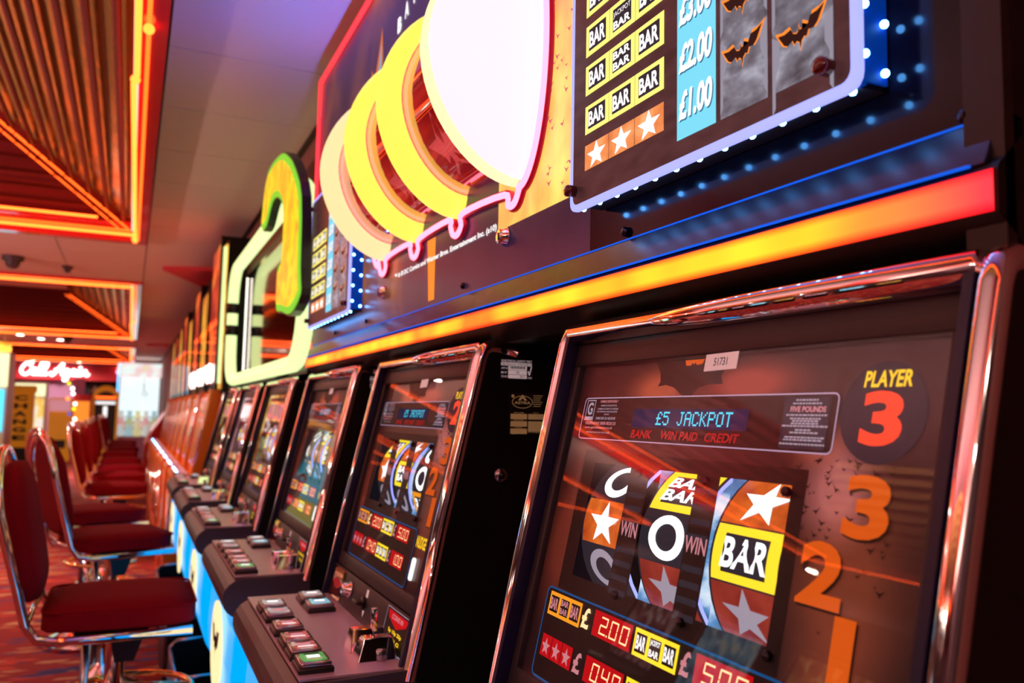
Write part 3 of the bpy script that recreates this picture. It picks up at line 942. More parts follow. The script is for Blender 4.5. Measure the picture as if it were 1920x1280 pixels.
        for k_ in range(70):
            a = rnd.uniform(.435, .535); b = -.142-abs(rnd.gauss(0, .05))
            w_ = rnd.uniform(.002, .005)
            ang = rnd.uniform(-1, 1)*w_*.8
            fl.poly([(a-w_, b+w_*.5-ang), (a-w_*.3, b-w_*.1), (a, b-w_*.6), (a+w_*.3, b-w_*.1), (a+w_, b+w_*.5+ang), (a+w_*.2, b+w_*.25), (a, b+w_*.1), (a-w_*.2, b+w_*.25)], 'black_print', z-.0002)
        fl.build('flock_print', root)
        # WIN lines
        wn = MB(TA)
        text(wn, 'WIN', .194, -.2395, .225, -.2240, 'print_pink', z+.0004, .02)
        text(wn, 'WIN', .307, -.2395, .339, -.2240, 'print_pink', z+.0004, .02)
        wn.build('win_lettering', root)
    else:
        # brighter plain logo area and number strip of the other games
        g = MB(TA)
        for k_ in range(3):
            g.poly(rrect(.10+.12*k_, -.145, .20+.12*k_, -.085, .015), {'blue': 'bar_yellow', 'gold': 'print_pink', 'pink': 'print_white'}[game], .001)
        g.quad(.08, -.075, .5, -.06, 'black_print', .001)
        g.build('game_title', root)
    # ---- prize panel along the bottom of the screen
    pz = MB(TA)
    z = .0016
    bp = rrect(.067, -.418, .462, -.316, .008)
    pz.poly(bp, 'black_print', z)
    outline(pz, bp, .0022, 'outline_blue', z+.0003)
    def row(y0, y1, syms1, led1, syms2, led2):
        h = y1-y0
        def grp(x0, x1, kind, dim):
            n = 3; w_ = (x1-x0)/n
            if kind == 'star':
                for q in range(n):
                    pz.quad(x0+w_*q+.0005, y0, x0+w_*(q+1)-.0005, y1, 'seg_bed', z+.0006)
                    star(pz, x0+w_*(q+.5), (y0+y1)/2-.001, h*.42, 'print_pink' if dim else 'print_white', z+.001)
            else:
                pz.quad(x0-.001, y0-.001, x1+.001, y1+.001, 'bar_amber' if dim else 'bar_yellow', z+.0006)
                for q in range(n):
                    pz.quad(x0+w_*q+.0025, y0+.003, x0+w_*(q+1)-.0025, y1-.003, 'black_print', z+.0009)
                    ls = kind[q]
                    hh = (h-.006)/len(ls)
                    for r_, tx in enumerate(ls):
                        text(pz, tx, x0+w_*q+.0035, y1-.003-hh*(r_+1)+hh*.15, x0+w_*(q+1)-.0035, y1-.003-hh*r_-hh*.12, 'print_pink' if dim else 'print_white', z+.0012, .03)
        grp(.078, .150, syms1[0], syms1[1])
        text(pz, '£', .155, y0+.001, .171, y1-.001, 'seg_bright' if led1[1] else 'print_pink', z+.001, .03)
        pz.quad(.179, y0-.001, .252, y1+.001, 'seg_bed', z+.0006)
        seg_digits(pz, led1[0], .190, y0+.003, .250, y1-.003, 'seg_bright', z+.001)
        grp(.258, .327, syms2[0], syms2[1])
        text(pz, '£', .333, y0+.001, .347, y1-.001, 'print_pink', z+.001, .03)
        pz.quad(.353, y0-.001, .426, y1+.001, 'seg_bed', z+.0006)
        seg_digits(pz, led2[0], .362, y0+.003, .424, y1-.003, 'seg_bright', z+.001)
    row(-.346, -.322, ([['BAR'], ['BAR', 'BAR'], ['BAR']], True), ('2.00', True), ([['BAR'], ['JACKPOT', 'BAR'], ['BAR']], False), ('5.00', 0))
    row(-.393, -.369, ('star', True), ('0.40', False), ([['BAR'], ['BAR'], ['BAR']], False), ('1.00', 0))
    if game == 'hero' and player != 3:
        text(pz, 'NUDGE NOW', .470, -.345, .562, -.325, 'text_yellow', z, .03)
        pz.slab(rrect(.474, -.40, .492, -.362, .006), z, z+.002, 'print_white')
    pz.build('prize_display', root)
    # ---- glass
    MB(gm(yc, .009)).quad(.036, -.436, W-.036, -.040, 'screen_glass').build('glass', root)
    if hero:
        lb = MB(gm(yc, .0085))
        if player == 3:
            lb.slab([(.297, -.0655), (.345, -.0645), (.345, -.0475), (.297, -.0485)], 0, .0006, 'paper_white')
            text(lb, '51731', .311, -.0605, .331, -.0525, 'label_navy', .001, .005)
        else:
            lb.slab([(.30, -.062), (.34, -.061), (.34, -.045), (.30, -.046)], 0, .0006, 'paper_white')
        lb.build('asset_label', root)
    # ---- lower fascia between screen and deck
    TF = gm(yc, .004)
    fa = MB(TF)
    fa.box((.026, -.530, -.010), (W-.026, -.447, 0), 'bezel_grey', .002)
    fa.build('coin_fascia', root)
    # note slot cup
    cp = MB(TF)
    pts = rrect(.036, -.510, .128, -.449, .004)
    outline(cp, pts, .004, 'chrome_gold', .0022)
    cp.slab(rrect(.042, -.468, .122, -.452, .002), 0, .004, 'chrome_gold')
    cp.poly(ellipse(.082, -.486, .036, .016, 20), 'red_paint', .0015)
    cp.poly([(.045, -.505), (.119, -.505), (.119, -.480), (.095, -.490), (.07, -.490), (.045, -.480)], 'dark_red_gloss', .002)
    cp.poly([(.046, -.4835), (.118, -.4835), (.118, -.470), (.046, -.470)], 'white_plastic', .0012)
    cp.build('note_slot', root)
    kn = MB(TF)
    kn.lathe([(.016, 0), (.016, .004), (.012, .006), (.012, .016), (.009, .020), (.001, .020)], (.190, -.474, 0), 'chrome', n=12)
    kn.build('lock_knob', root)
    lv = MB(TF)
    lv.lathe([(.012, 0), (.012, .005), (.001, .005)], (.295, -.478, 0), 'black_plastic', n=14)
    lv.box((.278, -.482, .005), (.314, -.474, .020), 'black_plastic', .003)
    lv.build('return_lever', root)
    ar = MB(TF)
    ar.quad(.300, -.466, .313, -.452, 'paper_white', .0006); ar.poly([(.300, -.490), (.306, -.502), (.312, -.490)], 'paper_white', .0006)
    ar.build('direction_arrow', root)
    ci = MB(TF)
    ci.slab(rrect(.443, -.512, .568, -.450, .003), 0, .0015, 'black_print')
    outline(ci, rrect(.443, -.512, .568, -.450, .003), .0012, 'print_grey', .0018)
    ci.poly([(.452, -.454), (.560, -.454), (.552, -.466), (.506, -.478), (.460, -.466)], 'seg_bed', .0019)
    text(ci, 'COINS IN', .476, -.4655, .536, -.4575, 'print_pink', .0023, .02)
    text(ci, '5p 10p 20p', .470, -.4885, .542, -.4805, 'text_yellow', .0023, .02)
    text(ci, '50p £1 £2', .474, -.5010, .538, -.4930, 'text_yellow', .0023, .02)
    ci.build('coin_label', root)
    # ---- deck
    dk = MB(T0)
    prof = [(.42, .832), (.272, .827)]
    for k_ in range(9):
        a = math.radians(95+18.5*k_)
        prof.append((.264+.045*math.cos(a), .782+.045*math.sin(a)))
    prof += [(.29, .735), (.39, .695), (.42, .695)]
    dk.prism(prof, -hw+.001, hw-.001, 'deck_dark', smooth=False)
    dko = dk.build('deck', root, bev=.003)
    DT = Matrix(((0, 1, 0, -ROOTX), (-1, 0, 0, hw), (0, 0, 1, .8305), (0, 0, 0, 1)))   # X = s, Y = world x
    pl = MB(DT); pl.slab([(.012, .246), (W-.012, .246), (W-.012, .412), (.012, .412)], -.002, .0015, 'deck_silver')
    pl.build('deck_plate', root)
    cols = ['white', 'pale', 'red', 'red', 'red', 'green', 'white', 'blue']
    bxy = [(.192, .275), (.281, .275), (.398, .275), (.486, .275), (.540, .275), (.588-.012, .275), (.121, .358), (.208, .359)]
    bxy = [(.150, .275), (.222, .275), (.322, .275), (.412, .275), (.476, .275), (.548, .275), (.095, .362), (.172, .362)]
    for (sx, x_), c in zip(bxy, cols):
        b = MB(DT)
        b.box((sx-.030, x_-.027, .0), (sx+.030, x_+.027, .010), 'black_plastic', .003)
        b.box((sx-.027, x_-.024, .009), (sx+.027, x_+.024, .018), 'steel', .003)
        mt = {'white': 'btn_white', 'pale': 'btn_white', 'red': 'btn_red', 'green': 'btn_green', 'blue': 'btn_blue'}[c]
        b.slab(rrect(sx-.021, x_-.018, sx+.021, x_+.018, .004), .0175, .0188, mt)
        b.quad(sx-.008, x_-.010, sx+.006, x_+.010, 'print_white' if c in ('white', 'green', 'blue') else 'print_pink', .0193)
        b.quad(sx+.009, x_-.012, sx+.013, x_+.012, 'btn_red' if c != 'red' else 'print_white', .0193)
        b.quad(sx-.018, x_-.012, sx-.012, x_+.012, 'print_dark', .0193)
        b.build('button', root)
    # chrome coin entry with a pin
    ce = MB(DT)
    cx, cy = .500, .378
    def frus(x0, x1, y0, y1, h, t0, t1, mat):
        ce.add([(x0, y0, .001), (x1, y0, .001), (x1, y1, .001), (x0, y1, .001), (x0+t0, y0+t0*.6, h), (x1-t1, y0+t0*.6, h), (x1-t1, y1-t0*.4, h), (x0+t0, y1-t0*.4, h)],
               [(0, 1, 5, 4), (1, 2, 6, 5), (2, 3, 7, 6), (3, 0, 4, 7), (4, 5, 6, 7), (3, 2, 1, 0)], mat)
    frus(cx-.052, cx-.004, cy-.032, cy+.030, .036, .010, .016, 'chrome')
    frus(cx+.000, cx+.050, cy-.034, cy+.030, .036, .018, .008, 'chrome')
    frus(cx-.010, cx+.006, cy-.020, cy+.028, .018, .002, .002, 'chrome')
    ce.tube([(cx-.022, cy+.010, .03), (cx-.022, cy+.010, .068)], .0055, 'chrome', n=12)
    ce.box((cx+.040, cy-.004, .0), (cx+.052, cy+.012, .020), 'steel', .002)
    ce.build('coin_entry', root, bev=.002)
    # ---- glowing blue lower door
    pf = [(.355, .70), (.322, .735), (.267, .750), (.252, .70), (.246, .60), (.250, .53), (.270, .455), (.302, .40), (.332, .385), (.355, .385)]
    bd = MB(T0); bd.prism(pf, -hw+.012, hw-.012, 'blue_body', smooth=False)
    bdo = bd.build('lower_door', root, bev=.012)
    em = MB(Matrix(((0, 0, -1, .2455-ROOTX), (-1, 0, 0, 0), (0, 1, 0, .60), (0, 0, 0, 1))))
    em.slab(ellipse(0, 0, .125, .115, 32), 0, .006, 'cream_emblem')
    outline(em, ellipse(0, 0, .125, .115, 32), .008, 'neon_white', .0065) if False else None
    wing_mark(em, 0, .01, .085, .11, 'black_print', .0066)
    em.build('door_emblem', root)
    # ---- coin tray near the floor
    tr = MB(T0)
    tr.box((.185, -hw+.05, .06), (.36, hw-.05, .075), 'black_plastic')
    tr.box((.185, -hw+.05, .075), (.20, hw-.05, .30), 'black_plastic')
    tr.box((.20, -hw+.05, .075), (.36, -hw+.065, .33), 'black_plastic')
    tr.box((.20, hw-.065, .075), (.36, hw-.05, .33), 'black_plastic')
    tr.build('foot_tray', root)
    te = MB(T0)
    te.tube([(.36, -hw+.057, .34), (.215, -hw+.057, .335), (.192, -hw+.057, .315), (.192, -hw+.057, .08)], .008, 'steel', n=6)
    te.tube([(.36, hw-.057, .34), (.215, hw-.057, .335), (.192, hw-.057, .315), (.192, hw-.057, .08)], .008, 'steel', n=6)
    te.tube([(.192, -hw+.057, .305), (.192, hw-.057, .305)], .008, 'steel', n=6)
    te.build('tray_edge', root)
    # stickers on the near side cheek
    if player == 2 or player == 1:
        TS = Matrix(((1, 0, 0, -ROOTX), (0, 0, -1, -hw+.001), (0, 1, 0, 0), (0, 0, 0, 1)))   # X = world x, Y = z, out = -y
        sk = MB(TS)
        sk.slab([(.549, 1.280), (.608, 1.280), (.608, 1.313), (.549, 1.313)], 0, .0006, 'label_navy')
        text(sk, 'ELECTRICAL SAFETY TEST', .551, 1.3085, .606, 1.3118, 'paper_white', .001, .015)
        sk.quad(.550, 1.3025, .606, 1.3075, 'paper_white', .0009)
        text(sk, 'P&S Electrical  01424 838273', .5515, 1.3035, .605, 1.3066, 'label_navy', .0012, .01)
        sk.quad(.563, 1.2815, .597, 1.302, 'paper_white', .0009)
        for k_ in range(16): sk.quad(.566+k_*.0018, 1.2975, .5668+k_*.0018+.0004*(k_ % 3), 1.3015, 'label_navy', .0012)
        sk.quad(.563, 1.2950, .597, 1.2955, 'label_navy', .0012); sk.quad(.563, 1.2875, .597, 1.288, 'label_navy', .0012)
        text(sk, 'PS', .578, 1.2890, .583, 1.2935, 'label_navy', .0012, 0)
        text(sk, '2017', .584, 1.2828, .594, 1.2868, 'label_navy', .0012, 0)
        for tx, y in (('APP ID', 1.2965), ('BY', 1.2893), ('TEST DATE', 1.2828)): text(sk, tx, .5505, y, .5615, y+.003, 'paper_white', .001, .01)
        sk.poly([(.5985, 1.2935), (.6005, 1.295), (.602, 1.291), (.6045, 1.3025), (.6065, 1.3015), (.6025, 1.287), (.601, 1.287)], 'paper_white', .001)
        text(sk, 'PASSED', .5985, 1.282, .6065, 1.2845, 'paper_white', .001, .01)
        sk.build('safety_test_sticker', root)
        mk = MB(TS)
        mk.slab([(.566, 1.190), (.634, 1.190), (.634, 1.258), (.566, 1.258)], 0, .0006, 'black_print')
        outline(mk, ellipse(.590, 1.243, .019, .0105, 30), .0011, 'gold_label', .001)
        text(mk, 'ASTRA', .575, 1.2395, .605, 1.2440, 'gold_label', .0011, .03)
        mk.poly([(.590, 1.2555), (.5815, 1.2455), (.5865, 1.2455), (.590, 1.2495), (.5935, 1.2455), (.5985, 1.2455)], 'gold_label', .0012)
        for k_ in range(3):
            y = 1.2235-k_*.012
            mk.quad(.569, y-.009, .599, y, 'gold_label', .001)
            if k_ == 0: mk.quad(.601, y-.009, .632, y, 'gold_label', .001)
        mk.quad(.601, 1.1905+.004, .632, 1.2115, 'gold_label', .001)
        for tx, a, b, y in (('SERIAL NUMBER', .575, .593, 1.2245), ('MODEL NUMBER', .575, .593, 1.2123), ('DATE', .578, .590, 1.2003), ('VOLTS', .61, .62, 1.2245)): text(mk, tx, a, y, b, y+.0018, 'gold_label', .001, .01)
        for k_ in range(6): mk.quad(.610, 1.2535-.0035*k_, .610+.017-.002*(k_ % 3), 1.2545-.0035*k_, 'gold_label', .001)
        for q in ((.5725, 1.2525), (.575, 1.1925)): mk.poly(ellipse(q[0], q[1], .0028, .0028, 12), 'gold_label', .001)
        text(mk, 'ALL ISSUES FOR THIS MACHINE', .580, 1.1925, .630, 1.1943, 'gold_label', .001, .01)
        mk.build('maker_plate', root)
    return root
backlit('btn_white', [(.3, (.45, .2, .25)), (.55, (.8, .7, .7)), (.8, (.3, .2, .25))], (60, 90, 10), .55)
backlit('btn_red', [(.3, (.35, .02, .03)), (.5, (.75, .05, .05)), (.62, (.9, .6, .55)), (.75, (.5, .02, .03))], (50, 130, 10), .6)
backlit('btn_green', [(.3, (.08, .35, .08)), (.55, (.15, .6, .15)), (.8, (.7, .5, .05))], (60, 60, 10), .55)
backlit('btn_blue', [(.3, (.1, .4, .55)), (.55, (.3, .75, .9)), (.8, (.8, .9, .95))], (60, 90, 10), .7)

terminal(.660, 'closest slanted fruit machine, its screen reading PLAYER 3, at the right', 'hero', 3)
terminal(1.552, 'fruit machine reading PLAYER 2 with silver button deck and side stickers', 'hero', 2)
terminal(2.372, 'fruit machine with bright blue and yellow reels, PLAYER 1 end of the big sign', 'hero', 1)
terminal(3.265, 'fruit machine under the green tube sign, nearest of those three, with golden art', 'gold')
terminal(4.120, 'middle fruit machine of the three under the green tube sign', 'pink')
terminal(4.950, 'fruit machine under the green tube sign, next to the first orange machine', 'gold')

# ------------------------------------------------------------------ big illuminated sign over players 1 to 3
def big_sign():
    y0, y1 = .36, 2.755
    yc = (y0+y1)/2
    OX = .60
    root = thing('illuminated_top_sign', 'large dark illuminated top sign with glowing domes and blue-lit prize panels over three players', 'sign', (OX, yc, 1.31))
    T = Matrix.Translation((-OX, -yc, -1.31))
    Z = H
    b = MB(T)
    prof = [(.535, Z+1.105), (.672, Z+1.105), (.672, Z+.118), (.548, Z+.118), (.518, Z+.142), (.518, Z+.172), (.520, Z+.176), (.545, Z+.198), (.545, Z+.21), (.5355, Z+.212)]
    b.prism(prof, y0, y1, 'cabinet_black')
    b.build('sign_box', root)
    lg = MB(T); lg.prism([(.519, Z+.177), (.543, Z+.199), (.5345, Z+.214), (.5185, Z+.178)], y0+.01, y1-.002, 'navy_plastic')
    lg.build('lower_ledge', root)
    bl = MB(T); bl.prism([(.5335, Z+.2135), (.5355, Z+.2135), (.5355, Z+.2155), (.5335, Z+.2155)], y0+.02, y1-.004, 'led_and_reflection_blue')  # glowing lines put in for the blue reflection along the ledge
    bl.prism([(.5165, Z+.1765), (.5185, Z+.1765), (.5185, Z+.1785), (.5165, Z+.1785)], y0+.02, y1-.004, 'led_and_reflection_blue')
    bl.build('blue_reflection_line', root)
    st = MB(T); st.prism([(.5175, Z+.143), (.5175, Z+.172), (.514, Z+.170), (.514, Z+.145)], y0+.003, y1-.006, 'strip_orange')
    st.build('orange_light_bar', root)
    # face film
    TF = Matrix(((0, 0, -1, .533), (-1, 0, 0, 0), (0, 1, 0, Z), (0, 0, 0, 1)))
    TF = T @ TF
    f = MB(TF)
    f.quad(-y1+.004, .215, -.93, 1.098, 'art_topper')
    f.quad(-.93, .215, -y0-.035, 1.098, 'dark_film')
    f.build('face_art', root)
    ed = MB(T); ed.box((.526, y0, Z+.1), (.536, y0+.03, Z+1.105), 'black_plastic'); ed.build('end_upright', root)
    # orange city glow area right of the domes, and the flame strip below
    gl = MB(TF)
    gl.poly([(-1.23, .30), (-.93, .30), (-.93, 1.05), (-1.23, 1.05)], 'art_glow', .0008)
    gl.poly([(-1.575, .225), (-1.54, .225), (-1.54, .35), (-1.59, .35)], 'ember', .0009)
    rnd = random.Random(3)
    for k in range(90):
        a = rnd.uniform(-1.10, -.93); c = rnd.uniform(.32, .80); w_ = rnd.uniform(.004, .009); ang = rnd.uniform(-1, 1)*w_*.7
        gl.poly([(a-w_, c+w_*.5-ang), (a-w_*.3, c-w_*.1), (a, c-w_*.6), (a+w_*.3, c-w_*.1), (a+w_, c+w_*.5+ang), (a+w_*.2, c+w_*.2), (a, c+w_*.05), (a-w_*.2, c+w_*.2)], 'print_mauve', .0012)
    for k in range(10):
        gl.quad(-.972+.0, .31+.017*k, -.935, .320+.017*k, 'print_salmon', .0011)
    gl.build('glowing_print', root)
    # flame edged upright shape, left of the lettering
    fl = MB(TF)
    fl.poly([(-2.115, .60), (-2.09, .90), (-2.06, .86), (-2.02, .93), (-2.0, .98), (-1.985, .9), (-1.98, .6)], 'ember_soft', .0009)
    fl.poly([(-2.10, .60), (-2.085, .86), (-2.06, .84), (-2.02, .88), (-2.0, .94), (-1.995, .88), (-1.99, .6)], 'sky_dim', .0013)
    fl.build('flame_print', root)
    # lettering
    for ch, yy, zz in (('B', 1.845, .905), ('A', 1.789, .918), ('T', 1.734, .926), ('M', 1.676, .930), ('A', 1.620, .926), ('N', 1.565, .918)):
        lt = MB(TF)
        text(lt, ch, -yy-.013, zz-.006, -yy+.015, zz+.032, 'print_white_hot', .0015, .03)
        lt.build('letter', root)
    lt = MB(TF)
    text(lt, '\u2122 & \u00a9 DC Comics and Warner Bros. Entertainment Inc. (s10)', -1.815, .301, -1.235, .315, 'print_white', .0015, .03)
    lt.build('small_print', root)
    nr = MB(T); nr.tube([(.527, y0+.01, Z+1.108), (.527, y1, Z+1.108)], .007, 'neon_red', n=8); nr.tube([(.527, y1+.003, Z+1.108), (.527, y1+.003, Z+.7)], .006, 'neon_red', n=6)
    nr.build('red_edge_tube', root)
    for yy, zz in ((.841, .215), (.391, .211), (2.05, .222), (2.40, .222), (1.38, .222)):
        s_ = MB(T); s_.lathe([(.006, .0), (.006, -.004), (.003, -.006)], (.532, yy, Z+zz+.008), 'screw_dark', n=10, axis='x'); s_.build('screw', root)
    for yy, zz in ((1.197, .284), (1.903, .284)):
        s_ = MB(T); s_.lathe([(.016, 0), (.016, -.004), (.012, -.009), (.0118, -.014), (.001, -.014)], (.533, yy, Z+zz), 'chrome', n=16, axis='x')
        s_.box((.5175, yy-.0015, Z+zz-.006), (.5185, yy+.0015, Z+zz+.006), 'black_print'); s_.build('key_lock', root)
    # ---- glowing ribs
    CX, CZ = .533, .560
    RX, RZ = .165, .203
    def co(t): return max(0.0, math.cos(t))**1.10
    def si(t): return math.copysign(abs(math.sin(t))**1.10, math.sin(t))
    def arc(rx, rz, n=26):
        return [(CX-rx*co(-PI/2+PI*i/n), Z+CZ+rz*si(-PI/2+PI*i/n)) for i in range(n+1)]
    ribs = [1.160, 1.405, 1.650, 1.890]
    for k, yr in enumerate(ribs):
        w_ = .030 if k else .022
        rm = ['rim_cream', 'rim_yellow', 'rim_yellow', 'rim_peach'][k]
        m_ = MB(T)
        # rounded rim cross-section swept round the half ellipse
        cs = [(-w_, -.008), (-w_*.85, .004), (-w_*.35, .016), (w_*.25, .023), (w_*.75, .020), (w_, .010), (w_, -.012), (-w_, -.014)]
        n = 30; vs_ = []
        for i in range(n+1):
            a = -PI/2+PI*i/n
            for (dy, dr) in cs:
                vs_.append((CX-(RX-.024+dr)*co(a), yr+dy, Z+CZ+(RZ-.024+dr)*si(a)))
        q = len(cs)
        m_.add(vs_, [(i*q+j, i*q+(j+1) % q, (i+1)*q+(j+1) % q, (i+1)*q+j) for i in range(n) for j in range(q)], rm, True)
        m_.add(vs_[:q], [list(range(q))], rm); m_.add(vs_[-q:], [list(range(q))[::-1]], rm)
        ro = m_.build('glowing_rib', root)
        # pink ring on the side of the rib
        if k:
            pr = MB(T)
            pr.tube([(CX-(RX-.044)*co(-PI/2+PI*i/n), yr-w_-.000, Z+CZ+(RZ-.044)*si(-PI/2+PI*i/n)) for i in range(n+1)], .0045, 'neon_pink', n=6)
            pr.build('pink_neon_ring', ro)
            pw = MB(T)
            vs_ = []
            for i in range(n+1):
                a = -PI/2+PI*i/n
                for dr, dy in ((-.016, .001), (-.024, -.001), (-.032, .006)):
                    vs_.append((CX-(RX-.016+dr)*co(a), yr-w_+dy, Z+CZ+(RZ-.016+dr)*si(a)))
            pw.add(vs_, [(i*3+j, i*3+j+1, (i+1)*3+j+1, (i+1)*3+j) for i in range(n) for j in range(2)], 'ring_pink', True)
            pw.build('side_wall', ro)
    # domed end caps
    for yr, sg in ((1.142, -1), (1.915, 1)):
        c = MB(T)
        n, m2 = 24, 10; vs_ = []
        for j in range(m2+1):
            b_ = PI/2*j/m2
            for i in range(n+1):
                a = -PI/2+PI*i/n
                r_ = math.cos(b_)
                vs_.append((CX-(RX-.006)*co(a)*r_, yr+sg*.070*math.sin(b_), Z+CZ+(RZ-.006)*si(a)*r_))
        fs = [(j*(n+1)+i, j*(n+1)+i+1, (j+1)*(n+1)+i+1, (j+1)*(n+1)+i) for j in range(m2) for i in range(n)]
        if sg > 0: fs = [f_[::-1] for f_ in fs]
        c.add(vs_, fs, 'cap_pink', True)
        c.build('end_dome', root)
    # red reel covers between ribs, with symbols
    for k in range(3):
        ya, yb = ribs[k]+.024, ribs[k+1]-.024
        rc = MB(T)
        n = 24
        def cv(y_, a, gr=0.0):
            return (CX-(RX-.046+gr)*co(a), y_, Z+CZ+(RZ-.046+gr)*si(a))
        vs_ = [cv(y_, -PI/2+PI*i/n) for y_ in (ya, yb) for i in range(n+1)]
        rc.add(vs_, [(i, i+1, n+2+i, n+1+i) for i in range(n)], 'reel_drum', True)
        for a in range(-2, 3):
            pass
        ro = rc.build('sign_reel', root)
        sy = MB(T)
        L_ = yb-ya
        def fn(u, h, z):   # u runs to the viewer's right (-y), h is arc height
            a = h/(RZ-.07)
            return cv((ya+yb)/2-u, a, .0015)
        star(sy, 0, -.115, .062, 'print_rose', rx=1.0, fn=fn)
        text(sy, 'BAR', -L_*.30, .0, L_*.30, .06, 'print_rose', 0, .03, fn=fn)
        text(sy, '8', -.03, .08, .03, .14, 'print_rose', 0, .03, fn=fn)
        sy.build('sign_reel_symbols', ro)
        gl_ = MB(T)
        vs_ = [cv(y_, -PI/2+PI*i/n, .009) for y_ in (ya, yb) for i in range(n+1)]
        gl_.add(vs_, [(i, i+1, n+2+i, n+1+i) for i in range(n)], 'red_dome', True)
        gl_.build('clear_cover', root)
    # neon outline on the face
    nn = MB(T)
    path = []
    def ctr(y_, z_): return (.524, y_, Z+z_)
    for i in range(15):
        a = PI/2-(PI)*i/14
        path.append(ctr(1.135-.088*math.cos(a)-.0, CZ+.212*math.sin(a)))
    for k, yr in enumerate(ribs):
        if k == 0:
            path += [ctr(yr-.028, CZ-.214), ctr(yr-.012, CZ-.232), ctr(yr+.012, CZ-.232), ctr(yr+.03, CZ-.210)]
        else:
            path += [ctr(yr-.036, CZ-.200), ctr(yr-.028, CZ-.222), ctr(yr-.010, CZ-.234), ctr(yr+.012, CZ-.232), ctr(yr+.026, CZ-.214), ctr(yr+.036, CZ-.198)]
    for i in range(12):
        a = -PI/2+(PI)*i/11
        path.append(ctr(1.925+.088*math.cos(a), CZ+.212*math.sin(a)))
    sp = []
    for i in range(len(path)-1):
        p0, p1, p2, p3 = [Vector(path[min(max(i+k_, 0), len(path)-1)]) for k_ in (-1, 0, 1, 2)]
        for t_ in (0, .25, .5, .75): sp.append(tuple(.5*((2*p1)+(-p0+p2)*t_+(2*p0-5*p1+4*p2-p3)*t_*t_+(-p0+3*p1-3*p2+p3)*t_**3)))
    path = sp+[path[-1]]
    nn.tube(path, .0056, 'neon_pink', n=8)
    nn.build('pink_neon_outline', root)
    bk = MB(T)
    bk.tube([(p[0]+.008, p[1], p[2]) for p in path], .010, 'neon_magenta', n=6)
    bk.build('neon_backing', root)
    return root
glow('print_mauve', (.75, .12, .22), .6)
glow('print_salmon', (1, .35, .3), .7)
glow('print_rose', (.85, .25, .28), .75)
glow('ember_soft', (.8, .22, .05), .6)
glow('sky_dim', (.25, .45, .6), .7)
backlit('reel_drum', [(.3, (.12, .004, .006)), (.5, (.5, .02, .02)), (.7, (.75, .08, .02))], (6, 3, 30), .7)
SIGN = big_sign()

